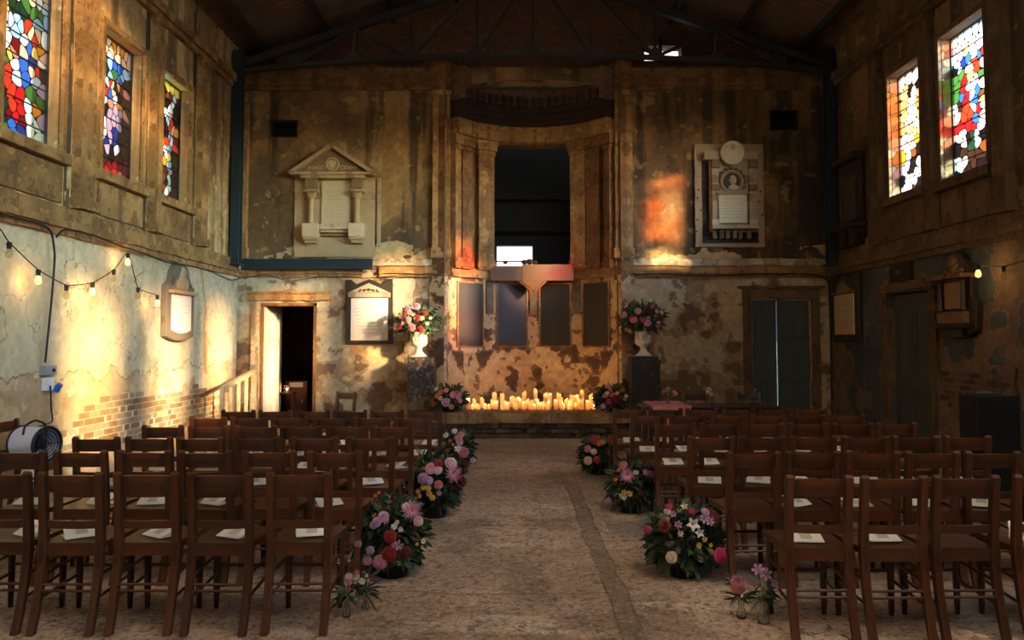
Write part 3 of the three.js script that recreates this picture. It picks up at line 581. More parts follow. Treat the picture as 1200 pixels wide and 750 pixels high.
const seedsLW2 = [[331,963,'o'],[410,961,'f'],[476,928,'f'],[570,963,'o'],[367,914,'f'],[308,878,'w'],[654,957,'f'],[754,959,'o'],[675,903,'f'],[842,933,'f'],[931,917,'f'],[811,902,'f'],[448,889,'w'],[312,832,'g'],[316,791,'g'],[364,773,'G'],[470,827,'b'],[584,817,'B'],[716,824,'B'],[820,806,'b'],[587,780,'g'],[771,777,'b'],[323,709,'w'],[311,674,'y'],[403,687,'w'],[276,718,'f'],[498,700,'r'],[479,725,'s'],[724,743,'B'],[694,704,'F'],[613,679,'t'],[831,685,'P'],[779,691,'n'],[861,735,'k'],[547,686,'f'],[378,621,'r'],[361,641,'m'],[289,581,'w'],[339,544,'w'],[491,599,'B'],[569,623,'f'],[605,591,'w'],[736,605,'k'],[724,554,'o'],[511,551,'F'],[822,600,'t'],[390,488,'k'],[300,463,'w'],[276,394,'f'],[487,466,'p'],[587,435,'p'],[644,521,'p'],[864,515,'F'],[745,510,'p'],[717,447,'p'],[353,388,'w'],[912,557,'t'],[819,444,'k'],[316,370,'w'],[477,396,'p'],[729,426,'p'],[834,443,'k'],[355,299,'w'],[439,267,'D'],[520,294,'p'],[634,336,'D'],[622,280,'D'],[281,235,'f'],[661,235,'w'],[461,217,'p'],[561,211,'k'],[792,314,'k'],[850,262,'t'],[334,180,'k'],[274,142,'f'],[403,131,'t'],[736,166,'t'],[637,123,'m'],[566,153,'k'],[312,71,'R'],[475,63,'R'],[643,54,'R'],[781,61,'P'],[870,51,'R'],[341,103,'m'],[505,96,'m'],[776,110,'m'],[883,104,'m'],[318,4,'w'],[449,-9,'w'],[616,-14,'w'],[284,29,'R']];
const seedsLW3 = [[387,948,'w'],[561,959,'y'],[741,958,'y'],[880,955,'y'],[401,891,'n'],[568,883,'n'],[702,884,'n'],[498,920,'k'],[816,887,'l'],[774,852,'w'],[360,776,'w'],[573,823,'k'],[442,822,'n'],[666,784,'w'],[538,729,'w'],[408,729,'w'],[393,651,'w'],[870,806,'k'],[934,874,'t'],[672,723,'f'],[587,682,'s'],[524,650,'k'],[722,670,'r'],[855,725,'k'],[377,657,'w'],[386,557,'c'],[538,626,'k'],[511,667,'k'],[625,674,'s'],[699,639,'r'],[786,618,'f'],[845,603,'o'],[669,554,'s'],[595,509,'r'],[589,565,'k'],[757,520,'w'],[831,496,'r'],[851,546,'m'],[350,473,'c'],[462,467,'o'],[510,434,'w'],[583,393,'w'],[446,397,'k'],[348,395,'w'],[670,445,'s'],[652,390,'y'],[519,339,'o'],[815,412,'k'],[868,361,'t'],[354,328,'l'],[364,229,'l'],[459,263,'n'],[532,204,'n'],[516,134,'n'],[684,302,'s'],[744,264,'p'],[851,288,'k'],[694,200,'c'],[676,141,'c'],[634,90,'c'],[838,170,'k'],[869,104,'t'],[604,167,'k'],[379,164,'k'],[316,128,'y'],[342,92,'g'],[432,69,'t'],[709,41,'k'],[395,-2,'s'],[529,-6,'s'],[714,-16,'s'],[856,-14,'s'],[786,222,'k'],[573,254,'t']];
const seedsRW1 = [[78,954,'f'],[287,939,'f'],[529,929,'f'],[176,824,'r'],[117,743,'R'],[238,859,'r'],[437,802,'w'],[415,751,'w'],[595,797,'R'],[602,862,'k'],[295,849,'k'],[587,712,'o'],[344,685,'w'],[297,626,'w'],[461,645,'l'],[578,626,'R'],[158,647,'r'],[99,566,'R'],[168,578,'f'],[492,553,'w'],[329,532,'r'],[446,494,'y'],[480,434,'o'],[362,461,'f'],[565,498,'r'],[279,451,'f'],[380,393,'f'],[191,396,'w'],[113,451,'f'],[390,337,'n'],[550,349,'k'],[226,325,'f'],[58,323,'o'],[176,242,'l'],[88,207,'p'],[382,261,'k'],[296,205,'k'],[539,242,'w'],[492,161,'w'],[165,131,'w'],[289,140,'w'],[407,105,'w'],[117,70,'w'],[522,71,'k'],[361,44,'t'],[40,145,'k'],[240,57,'w'],[46,43,'w'],[477,11,'k']];
const seedsRW2 = [[73,954,'f'],[197,947,'w'],[378,947,'w'],[553,956,'w'],[638,947,'l'],[67,897,'P'],[130,904,'w'],[283,901,'f'],[308,849,'y'],[460,893,'w'],[455,839,'w'],[603,882,'l'],[626,832,'w'],[508,791,'w'],[185,836,'l'],[62,850,'w'],[334,807,'B'],[243,797,'D'],[119,792,'b'],[146,749,'l'],[593,784,'B'],[651,799,'r'],[385,723,'f'],[380,677,'y'],[506,764,'r'],[557,709,'r'],[631,713,'P'],[173,715,'g'],[79,704,'g'],[104,642,'g'],[84,751,'k'],[259,653,'R'],[225,621,'R'],[343,601,'w'],[462,617,'w'],[431,595,'l'],[607,645,'g'],[619,589,'w'],[521,633,'p'],[541,548,'B'],[479,495,'B'],[426,549,'w'],[446,454,'w'],[309,560,'R'],[188,552,'B'],[246,524,'R'],[270,464,'r'],[385,427,'r'],[122,506,'t'],[66,572,'g'],[466,369,'B'],[558,436,'R'],[605,447,'w'],[619,480,'y'],[594,512,'n'],[205,418,'r'],[348,350,'R'],[138,362,'R'],[433,328,'R'],[84,436,'f'],[59,497,'w'],[605,339,'p'],[574,307,'p'],[636,370,'f'],[163,302,'w'],[130,278,'f'],[218,248,'w'],[398,269,'G'],[485,266,'c'],[536,213,'c'],[363,209,'G'],[309,254,'k'],[596,250,'k'],[181,178,'t'],[62,221,'k'],[356,137,'t'],[528,133,'t'],[408,76,'t'],[113,111,'c'],[79,78,'c'],[205,119,'c'],[289,53,'k'],[521,62,'k'],[226,23,'t'],[589,179,'n'],[45,44,'k'],[599,-1,'t'],[403,21,'k']];
// ---------------------------------------------------------------- stained glass
const GLASS = { w: 0xf2f6f8, b: 0x9cc6f2, B: 0x2a60c0, D: 0x182c78, r: 0xe8341a, R: 0xb4181a, m: 0x6a0e10, g: 0x3c6a2c, G: 0x16331f, o: 0xe88a20, y: 0xf6d060, f: 0xf4bca0, F: 0xc8846a, p: 0xb296ae, k: 0x140e10, t: 0x321c12, c: 0xcfe6da, l: 0xc4d4ea, s: 0x8ab8cc, P: 0xdc8484, n: 0x6e3a1a, q: 0xf6a664, Q: 0xe68a4c };
const glassMat = {};
for (const [k, c] of Object.entries(GLASS)) glassMat[k] = new THREE.MeshPhysicalMaterial({ color: c, roughness: 0.42, transmission: 1, thickness: 0, ior: 1.45, side: THREE.DoubleSide });
const clipHalf = (pg, mx, my, nx, ny) => {   // keep the side of the line through (mx, my) that (nx, ny) points away from
  const out = [];
  for (let i = 0; i < pg.length; i++) {
    const a = pg[i], b = pg[(i + 1) % pg.length], da = (a[0] - mx) * nx + (a[1] - my) * ny, db = (b[0] - mx) * nx + (b[1] - my) * ny;
    if (da <= 0) out.push(a);
    if (da * db < 0) { const t = da / (da - db); out.push([a[0] + (b[0] - a[0]) * t, a[1] + (b[1] - a[1]) * t]); }
  }
  return out;
};
const soften = (pg) => pg.flatMap((a, i) => { const b = pg[(i + 1) % pg.length], t = 0.22; return [[a[0] + (b[0] - a[0]) * t, a[1] + (b[1] - a[1]) * t], [b[0] - (b[0] - a[0]) * t, b[1] - (b[1] - a[1]) * t]]; });   // round the corners
const cells = (seeds, w, h, gap) => seeds.map(([u, v, k], i) => {
  let pg = [[gap, gap], [w - gap, gap], [w - gap, h - gap], [gap, h - gap]];
  const x = u * w, y = v * h;
  seeds.forEach(([u2, v2, k2], j) => {
    if (i === j || !pg.length) return;
    let nx = u2 * w - x, ny = v2 * h - y; const l = Math.hypot(nx, ny); nx /= l; ny /= l;
    const g = k === k2 && k !== 'w' && k !== 'f' ? 0.0012 : gap;
    pg = clipHalf(pg, x + nx * (l / 2 - g), y + ny * (l / 2 - g), nx, ny);
  });
  return [pg, k];
}).filter((c) => c[0].length > 2).map(([pg, k]) => [soften(soften(pg)), k]);
let winNo = 0;
// a leaded light set in a side wall; u runs from "from" to "to" along the nave
const glassRight = {};   // glass of the sunny side, slightly rougher to scatter the sun
for (const k of Object.keys(glassMat)) { glassRight[k] = glassMat[k].clone(); glassRight[k].roughness = 0.46; }
function leaded(side, from, to, y0, y1, seeds, bars, label, mats = glassMat) {
  const w = Math.abs(to - from), h = y1 - y0, X = (side < 0 ? XL - 0.15 : XR + 0.15), dir = Math.sign(to - from), o = new THREE.Group();
  o.name = 'window_' + (++winNo); scene.add(o); structure(o, label);
  o.position.set(X, y0, -from); o.rotation.y = dir > 0 ? Math.PI / 2 : -Math.PI / 2;
  const pieces = cells(seeds, w, h, 0.0034);
  for (const [pg, k] of pieces) mesh('pane', new THREE.ShapeGeometry(poly(pg)), mats[k], o);
  // lead: a sheet with every pane cut out
  const sheet = poly([[0, 0], [w, 0], [w, h], [0, h]]);
  for (const [pg] of pieces) { const q = new THREE.Path(); pg.forEach((p, i) => i ? q.lineTo(p[0], p[1]) : q.moveTo(p[0], p[1])); q.closePath(); sheet.holes.push(q); }
  mesh('lead_came', extr(sheet, 0.006).translate(0, 0, -0.003), M.lead, o);
  const inward = (side < 0 ? 1 : -1) * 1, zi = (dir > 0 ? 1 : -1) * inward * 0.012;
  for (let i = 1; i < bars; i++) mesh('saddle_bar', bx(w, 0.012, 0.012, w / 2, h * i / bars, zi), M.lead, o);
  mesh('window_frame', [bx(w, 0.03, 0.05, w / 2, 0.0, 0), bx(w, 0.03, 0.05, w / 2, h, 0), bx(0.03, h, 0.05, 0, h / 2, 0), bx(0.03, h, 0.05, w, h / 2, 0)], M.lead, o);
  return o;
}
const sc = (s) => s.map(([u, v, k]) => [u / 1000, v / 1000, k]);
const fillSeeds = (s, n, keys, u0 = 0, u1 = 1) => { for (let i = 0; i < n; i++) s.push([rr(u0 + 0.02, u1 - 0.02), rr(0.02, 0.98), pick(keys)]); return s; };
leaded(-1, 7.35, 8.33, 3.55, 5.28, fillSeeds(sc(seedsLW1).concat([[0.1, 0.85, 'w'], [0.25, 0.9, 'b'], [0.4, 0.86, 'w'], [0.55, 0.92, 'g'], [0.72, 0.95, 'w'], [0.9, 0.96, 'f']]), 16, ['w', 'r', 'g', 'l', 'f'], 0, 0.2), 8, 'bright stained glass window with a red-robed figure');
leaded(-1, 9.17, 10.17, 3.55, 5.28, sc(seedsLW2), 7, 'stained glass window with a blue sky panel and crimson foot');
leaded(-1, 10.7, 11.68, 3.55, 5.28, sc(seedsLW3), 7, 'stained glass window with a white-robed figure on dark glass');
leaded(1, 11.5, 10.6, 3.64, 5.42, sc(seedsRW1).map(([u, v, k]) => [u, v, k === 'r' ? 'q' : k === 'R' ? 'Q' : k]), 7, 'stained glass window with a red-winged figure', glassRight);
leaded(1, 10.1, 9.13, 3.6, 5.46, sc(seedsRW2), 8, 'stained glass window with a red and blue robed figure', glassRight);
leaded(1, 8.36, 7.4, 3.6, 5.45, fillSeeds([], 34, ['w', 'r', 'y', 'B', 'f', 'l', 'g', 'w']), 8, 'stained glass window beside the edge pilaster');
const plainSeeds = (keys) => { const s = []; for (let j = 0; j < 6; j++) for (let i = 0; i < 4; i++) s.push([(i + 0.5) / 4 + rr(-0.03, 0.03), (j + 0.5) / 6 + rr(-0.02, 0.02), pick(keys)]); return s; };
for (const [d0, d1, y0, y1] of LEFT_WIN.slice(3)) leaded(-1, d0, d1, y0, y1, plainSeeds(['w', 'w', 'l', 'c', 'w']), 6, 'leaded window behind the rows of chairs');
for (const [d0, d1, y0, y1] of RIGHT_WIN.slice(3)) leaded(1, d1, d0, y0, y1, plainSeeds(['w', 'w', 'w', 'y', 'w', 'f']), 6, 'leaded window behind the rows of chairs');
// ---------------------------------------------------------------- doors
const panelledLeaf = (o, w, h, t, m, rows, handleSide) => {   // a leaf standing on y = 0, centred on x, front towards +z
  mm('leaf', rb(w, h, t, 0, h / 2, 0), m, o);
  for (const [y0, y1] of rows) for (const s of [-1, 1]) {
    const pw = w * 0.36, c = s * w * 0.22, yy = (y0 + y1) / 2, ph = y1 - y0;
    mm('panel', [bx(pw, 0.025, 0.014, c, y0, t / 2 + 0.005), bx(pw, 0.025, 0.014, c, y1, t / 2 + 0.005), bx(0.025, ph, 0.014, c - pw / 2, yy, t / 2 + 0.005), bx(0.025, ph, 0.014, c + pw / 2, yy, t / 2 + 0.005), rb(pw * 0.7, ph * 0.86, 0.012, c, yy, t / 2 + 0.002)], m, o);
  }
  if (handleSide) mesh('door_knob', new THREE.SphereGeometry(0.03, 12, 8).translate(handleSide * w * 0.42, 1.0, t / 2 + 0.04), M.brass, o);
};
{
  const [x0, x1, , y1] = DOOR_L, o = new THREE.Group(); o.name = 'door_1'; scene.add(o); structure(o, 'open doorway with a pale panelled leaf swung back into the passage');
  const leaf = new THREE.Group(); leaf.name = 'door_leaf'; leaf.position.set(x0 + 0.05, 0.01, -DB - 0.5); leaf.rotation.y = Math.PI / 2 - 0.03; o.add(leaf);
  panelledLeaf(leaf, 0.9, y1 - 0.04, 0.045, M.doorPale, [[0.2, 0.75], [0.9, 1.45], [1.6, 2.05]], 0);
  mm('door_frame', [span(x1, x1 - 0.05, 0, y1, DB - 0.02, DB + 0.3), span(x0, x1, y1 - 0.05, y1, DB - 0.02, DB + 0.3), span(x0, x0 + 0.025, 0, y1, DB - 0.02, DB + 0.1)], M.umber, o);
  trim([backBand(at(291, 348)[0], at(388, 348)[0], 2.27, 2.39, 0.06, 0.022), backBand(at(291, 348)[0], at(388, 348)[0], 2.39, 2.43, 0.09, 0.014)], M.ochre, 'crumbling decorated lintel over the open doorway');
  trim(rough(0.14, 2.25, 0.05, x0 - 0.1, 1.13, -DB + 0.02, 0.01, 0.15), M.plaster, 'worn plaster jamb beside the open doorway');
}
{
  const [x0, x1, , y1] = DOOR_R, o = new THREE.Group(); o.name = 'door_2'; scene.add(o); structure(o, 'pair of closed dark grey doors with a bright slit between them');
  const mid = at(912, 400)[0];
  for (const [a, b] of [[x0, mid - 0.007], [mid + 0.007, x1]]) { const l = new THREE.Group(); l.name = 'door_leaf'; l.position.set((a + b) / 2, 0.01, -DB - 0.08); o.add(l); panelledLeaf(l, b - a, y1 - 0.02, 0.05, M.doorPaint, [[0.2, 0.85], [1.0, 1.45], [1.6, 2.1]], 0); }
  mm('architrave', [rough(0.14, 2.5, 0.06, x0 - 0.09, 1.25, -DB + 0.02, 0.008, 0.15), rough(0.14, 2.5, 0.06, x1 + 0.09, 1.25, -DB + 0.02, 0.008, 0.15), rough(x1 - x0 + 0.34, 0.16, 0.07, (x0 + x1) / 2, y1 + 0.1, -DB + 0.025, 0.01, 0.12), rough(x1 - x0 + 0.5, 0.05, 0.11, (x0 + x1) / 2, y1 + 0.22, -DB + 0.03, 0.008, 0.12)], M.shadedTrim, o);
}
{
  const o = new THREE.Group(); o.name = 'door_3'; o.position.set(XR + 0.1, 0.01, -11.1); o.rotation.y = -Math.PI / 2; scene.add(o); structure(o, 'closed dark green door in the shadowed side wall');
  panelledLeaf(o, 1.18, 2.22, 0.05, M.doorPaint, [[0.2, 0.85], [1.05, 1.95]], 1);
  trim(along(1, 10.3, 11.85, 2.26, 2.38, 0.1, 0, 0.03), M.shadedTrim, 'crumbling lintel over the side door');
  trim([along(1, 10.34, 10.5, 0, 2.27, 0.04, 0, 0.02), along(1, 11.7, 11.84, 0, 2.27, 0.04, 0, 0.02)], M.shadedTrim, 'bare plaster jambs of the side door');
}
// ---------------------------------------------------------------- wall monuments
const rows = (w, h, n, base, ink, heading) => {   // worn lettering, too faint to read apart from its heading
  const c = document.createElement('canvas'); c.width = 256; c.height = Math.round(256 * h / w);
  const k = c.getContext('2d'); k.fillStyle = base; k.fillRect(0, 0, 256, c.height);
  for (let i = 0; i < 1600; i++) { k.fillStyle = rnd() > 0.5 ? 'rgba(255,250,235,0.08)' : 'rgba(110,90,60,0.08)'; k.fillRect(rnd() * 256, rnd() * c.height, rr(2, 14), rr(1, 6)); }
  k.fillStyle = ink; const top = c.height * 0.16;
  if (heading) { k.font = 'bold 22px serif'; k.textAlign = 'center'; k.fillText(heading.split('').join(' '), 128, top); }
  for (let r = 1; r < n; r++) { const y = top + (c.height * 0.74) * r / n, m = 20 + 26 * rnd(); for (let x = m; x < 256 - m;) { const l = rr(4, 9); if (rnd() > 0.18) k.fillRect(x, y, l, r % 3 ? 4 : 6); x += l + 3; } }
  const t = new THREE.CanvasTexture(c); t.colorSpace = THREE.SRGBColorSpace; return std({ map: t, roughness: 0.6 });
};
const faceBox = (w, h, t, x, y, z) => bx(w, h, t, x, y, z);   // uv 0..1 on every face
{ // pedimented monument
  const c = at(391, 285, 13.85), o = thing('pedimented_monument', 'pedimented marble wall monument with two columns and a roundel', 'monument', [c[0], c[1], -DB + 0.014]);
  const L = (px, py) => { const p = at(px, py, 13.8); return [p[0] - c[0], p[1] - c[1]]; };
  const blk = (name, px0, px1, py0, py1, z0, z1, m, r = 0.008) => { const a = L(px0, py1), b = L(px1, py0); return mm(name, rb(b[0] - a[0], b[1] - a[1], z1 - z0, (a[0] + b[0]) / 2, (a[1] + b[1]) / 2, (z0 + z1) / 2, r), m, o); };
  blk('backing_slab', 343, 439, 207, 301, 0, 0.03, M.marble); blk('backing_strip', 440.5, 446, 208, 288, 0, 0.03, M.marble);
  for (const [a, b] of [[356, 375], [410, 428]]) {
    blk('pedestal_block', a, b, 263, 279, 0.02, 0.24, M.marblePale); blk('pedestal_moulding', a + 1, b - 1, 279, 282, 0.02, 0.22, M.marble); blk('pedestal_moulding', a + 2.5, b - 2.5, 282, 285.5, 0.02, 0.18, M.marble);
    const p = L((a + b) / 2, 262.5), q = L((a + b) / 2, 233), h = q[1] - p[1];
    const col = mm('column', lathe([[0.075, 0], [0.075, 0.02], [0.06, 0.035], [0.056, h * 0.5], [0.05, h], [0.001, h]]).translate(p[0], p[1], 0.14), M.marble, o);
    mm('capital', [lathe([[0.05, 0], [0.085, 0.03], [0.075, 0.05], [0.1, 0.1], [0.001, 0.1]]).translate(p[0], q[1], 0.14), rb(0.26, 0.045, 0.24, p[0], q[1] + 0.12, 0.13)], M.marble, o);
    blk('impost_block', a + 3, b - 3, 209, 222, 0.03, 0.18, M.stoneBrown);
  }
  blk('sill', 374, 411, 263.5, 269.5, 0.02, 0.2, M.marblePale); blk('sill_moulding', 375, 410, 270, 273, 0.02, 0.15, M.marble); blk('sill_moulding', 376, 409, 273.5, 277, 0.02, 0.1, M.stoneBrown);
  const a = L(376, 263), b = L(411, 212);
  mesh('inscription_tablet', faceBox(b[0] - a[0], b[1] - a[1], 0.03, (a[0] + b[0]) / 2, (a[1] + b[1]) / 2, 0.05), rows(1, 1.4, 9, '#b39a72', 'rgba(120,96,66,0.45)'), o);
  blk('frieze', 354, 429, 205, 210, 0.02, 0.2, M.marble);
  const A = L(346, 205), B = L(391, 174), C = L(436, 205);
  mm('pediment', extr(poly([[A[0], A[1]], [C[0], C[1]], [B[0], B[1]]]), 0.14, 0.01).translate(0, 0, 0.03), M.stoneBrown, o);
  mm('raking_cornice', [barBetween([A[0] - 0.06, A[1], 0.15], [B[0] + 0.02, B[1] + 0.03, 0.15], 0.06, 0.26), barBetween([C[0] + 0.06, C[1], 0.15], [B[0] - 0.02, B[1] + 0.03, 0.15], 0.06, 0.26), bx(C[0] - A[0] + 0.06, 0.045, 0.25, B[0], A[1], 0.14)], M.marble, o);
  const R = L(391, 194.5);
  mm('roundel', [new THREE.TorusGeometry(0.105, 0.022, 8, 24).translate(R[0], R[1], 0.2), new THREE.CylinderGeometry(0.1, 0.1, 0.03, 20).rotateX(Math.PI / 2).translate(R[0], R[1], 0.18)], M.marble, o);
  mm('shield', extr(poly([[-0.06, 0.06], [0.06, 0.06], [0.06, 0], [0, -0.08], [-0.06, 0]]), 0.03, 0.004).translate(R[0], R[1], 0.19), M.marblePale, o);
  for (const s of [-1, 1]) mm('scroll_carving', [0, 1, 2, 3].map((i) => new THREE.TorusGeometry(0.035 - i * 0.005, 0.011, 6, 12).translate(R[0] + s * (0.17 + i * 0.075), R[1] - 0.055, 0.185)), M.marble, o);
}
{ // monument with a medallion
  const c = at(857, 288, 13.85), o = thing('medallion_monument', 'marble wall monument with an arched top and a portrait medallion', 'monument', [c[0], c[1], -DB + 0.014]);
  const L = (px, py) => { const p = at(px, py, 13.8); return [p[0] - c[0], p[1] - c[1]]; };
  const blk = (name, px0, px1, py0, py1, z0, z1, m, r = 0.008) => { const a = L(px0, py1), b = L(px1, py0); return mm(name, rb(b[0] - a[0], b[1] - a[1], z1 - z0, (a[0] + b[0]) / 2, (a[1] + b[1]) / 2, (z0 + z1) / 2, r), m, o); };
  mm('backing_slab', rough(...(() => { const a = L(816, 289), b = L(895, 168); return [b[0] - a[0], b[1] - a[1], 0.04, (a[0] + b[0]) / 2, (a[1] + b[1]) / 2, 0.02]; })(), 0.012, 0.12), M.marble, o);
  blk('dark_bed', 824, 888, 180, 284, 0.03, 0.05, M.darkPlaster);
  blk('body_slab', 832, 887, 186, 272, 0.04, 0.1, M.marble); blk('lintel', 824, 887, 178, 188, 0.04, 0.17, M.marble);
  const q = L(856, 181); const ar = new THREE.Shape(); ar.absarc(0, 0, 0.215, 0, Math.PI * 2);
  mm('arched_top', extr(ar, 0.16, 0.012, 14).translate(q[0], q[1], 0.05), M.marblePale, o);
  for (const [a, b] of [[833.5, 841], [877.5, 885]]) {
    blk('pilaster', a, b, 198, 262, 0.09, 0.15, M.marble); blk('pilaster_bracket', a - 1, b + 1, 188, 198, 0.09, 0.2, M.stoneBrown); blk('pilaster_band', a - 1, b + 1, 217, 224, 0.09, 0.17, M.stoneBrown); blk('pilaster_base', a - 1, b + 1, 258, 268, 0.09, 0.2, M.marblePale);
  }
  const m = L(856.6, 213.6);
  mm('medallion_ring', [new THREE.TorusGeometry(0.18, 0.028, 8, 28).translate(m[0], m[1], 0.13)], M.marble, o);
  mm('medallion_disc', new THREE.CylinderGeometry(0.17, 0.17, 0.04, 24).rotateX(Math.PI / 2).translate(m[0], m[1], 0.1), M.stoneDark, o);
  mm('portrait_relief', [new THREE.SphereGeometry(0.075, 12, 10).scale(0.85, 1.15, 0.6).translate(m[0] + 0.02, m[1] + 0.03, 0.13), new THREE.SphereGeometry(0.1, 12, 8).scale(1, 0.6, 0.45).translate(m[0] + 0.03, m[1] - 0.11, 0.13), new THREE.ConeGeometry(0.02, 0.05, 6).rotateZ(Math.PI / 2).translate(m[0] - 0.055, m[1] + 0.02, 0.14)], M.marblePale, o);
  mm('leaf_wreath', Array.from({ length: 11 }, (_, i) => { const t = -0.4 + i * (Math.PI + 0.8) / 10; return new THREE.SphereGeometry(0.05, 8, 6).scale(1, 0.6, 0.7).rotateZ(t + 1).translate(m[0] + Math.cos(t) * 0.235, m[1] + Math.sin(t) * 0.235, 0.12); }), M.stoneBrown, o);
  const a = L(840, 262), b = L(874, 229);
  mesh('inscription_tablet', faceBox(b[0] - a[0], b[1] - a[1], 0.04, (a[0] + b[0]) / 2, (a[1] + b[1]) / 2, 0.13), rows(1, 1, 7, '#cdb88e', 'rgba(120,96,66,0.5)', 'SACRED'), o);
  blk('tablet_cornice', 838, 876, 225, 229, 0.09, 0.18, M.marble); blk('shelf', 832, 887, 265, 269.5, 0.05, 0.26, M.marble);
  for (const px of [837, 845, 852, 860, 867, 877]) blk('corbel', px - 2.2, px + 2.2, 270, 280, 0.05, 0.15, M.stoneBrown);
  blk('foot_moulding', 825, 889, 282, 284, 0.04, 0.12, M.stoneDark);
  for (const [px, py] of [[819, 222], [818, 232], [822, 246], [818, 257], [817, 271], [892, 224], [890, 236], [894, 252], [891, 264], [889, 181]]) { const p = L(px, py); mesh('fixing_hole', new THREE.CylinderGeometry(0.017, 0.017, 0.01, 8).rotateX(Math.PI / 2).translate(p[0], p[1], 0.05), M.black, o); }
}
{ // pale tablet on slate
  const c = at(433, 403, 13.88), o = thing('marble_tablet', 'pale marble inscription tablet with a small pediment on a slate backing', 'tablet', [c[0], c[1], -DB + 0.014]);
  const L = (px, py) => { const p = at(px, py, 13.85); return [p[0] - c[0], p[1] - c[1]]; };
  mm('slate_backing', extr(poly([[405, 403], [460.4, 403], [460.4, 327], [454, 327.5], [448, 333], [433, 327], [418, 333], [412, 328], [405, 328]].map((p) => L(...p))), 0.05, 0.006), M.slate, o);
  const a = L(411.5, 399), b = L(455, 349);
  mesh('inscription_tablet', faceBox(b[0] - a[0], b[1] - a[1], 0.04, (a[0] + b[0]) / 2, (a[1] + b[1]) / 2, 0.065), rows(1, 1.15, 9, '#d9cbb0', 'rgba(120,90,60,0.42)', 'SACRED'), o);
  mm('cornice', [rb(L(457, 0)[0] - L(409.5, 0)[0], 0.08, 0.09, (L(409.5, 346)[0] + L(457, 346)[0]) / 2, L(0, 346)[1], 0.09), extr(poly([L(409.5, 343), L(457, 343), L(433, 332)]), 0.07, 0.006).translate(0, 0, 0.05)], M.marblePale, o);
  const p = L(433, 340);
  mm('carved_ornament', [-2, -1, 0, 1, 2].map((i) => new THREE.SphereGeometry(0.03, 8, 6).scale(1.3, 0.8 - Math.abs(i) * 0.15, 0.5).rotateZ(-i * 0.4).translate(p[0] + i * 0.075, p[1] - Math.abs(i) * 0.008, 0.125)), M.stoneDark, o);
}
{ // round-headed tablet on the pale wall; local x runs down the nave
  const o = thing('ogee_tablet', 'grey stone memorial tablet with an ogee head on the pale wall', 'tablet', [XL + 0.014, 1.56, -11.32], Math.PI / 2);
  const s = new THREE.Shape(); s.moveTo(-0.46, 0.07); s.quadraticCurveTo(0, -0.06, 0.46, 0.07); s.lineTo(0.46, 0.78); s.quadraticCurveTo(0.3, 0.82, 0.28, 0.95); s.quadraticCurveTo(0.22, 1.12, 0, 1.12); s.quadraticCurveTo(-0.22, 1.12, -0.28, 0.95); s.quadraticCurveTo(-0.3, 0.82, -0.46, 0.78); s.closePath();
  mm('backing_slab', extr(s, 0.07, 0.01), std({ ...tileStone, color: 0x8a7c66, bumpScale: 0.003 }), o);
  const t = new THREE.Shape(); t.moveTo(-0.33, 0.16); t.quadraticCurveTo(0, 0.07, 0.33, 0.16); t.lineTo(0.33, 0.66); t.lineTo(-0.33, 0.66); t.closePath();
  const tg = extr(t, 0.03).translate(0, 0, 0.06), uv = tg.attributes.uv, ps = tg.attributes.position; for (let i = 0; i < uv.count; i++) uv.setXY(i, (ps.getX(i) + 0.33) / 0.66, (ps.getY(i) - 0.1) / 0.56);
  mesh('inscription_tablet', tg, rows(1, 0.9, 8, '#e4d6bc', 'rgba(130,104,70,0.35)'), o);
  mm('ledge', rb(0.86, 0.05, 0.14, 0, 0.69, 0.09), M.marble, o);
  mm('relief_carving', [[0, 0.86, 0.1, 0.14], [-0.12, 0.8, 0.07, 0.08], [0.12, 0.82, 0.07, 0.1], [0.02, 0.98, 0.06, 0.08]].map(([x, y, a, b]) => new THREE.SphereGeometry(1, 10, 8).scale(a, b, 0.05).translate(x, y, 0.08)), M.marble, o);
}
{ // framed tablet in the dark corner
  const o = thing('framed_tablet', 'buff stone tablet in a black frame near the dark corner', 'tablet', [XR - 0.012, 1.56, -13.05], -Math.PI / 2);
  mm('backing_slab', extr(poly([[-0.5, 0], [0.5, 0], [0.5, 1.1], [0.2, 1.02], [0, 1.1], [-0.2, 1.02], [-0.5, 1.1]]), 0.05, 0.006), M.slate, o);
  mesh('inscription_tablet', faceBox(0.74, 0.66, 0.03, -0.04, 0.44, 0.06), rows(1, 0.9, 9, '#b89c70', 'rgba(70,50,30,0.5)'), o);
  mm('pediment', [extr(poly([[-0.4, 0.8], [0.34, 0.8], [-0.03, 1.0]]), 0.04, 0.005).translate(0, 0, 0.045), rb(0.8, 0.05, 0.08, -0.03, 0.8, 0.07)], M.stoneBrown, o);
}
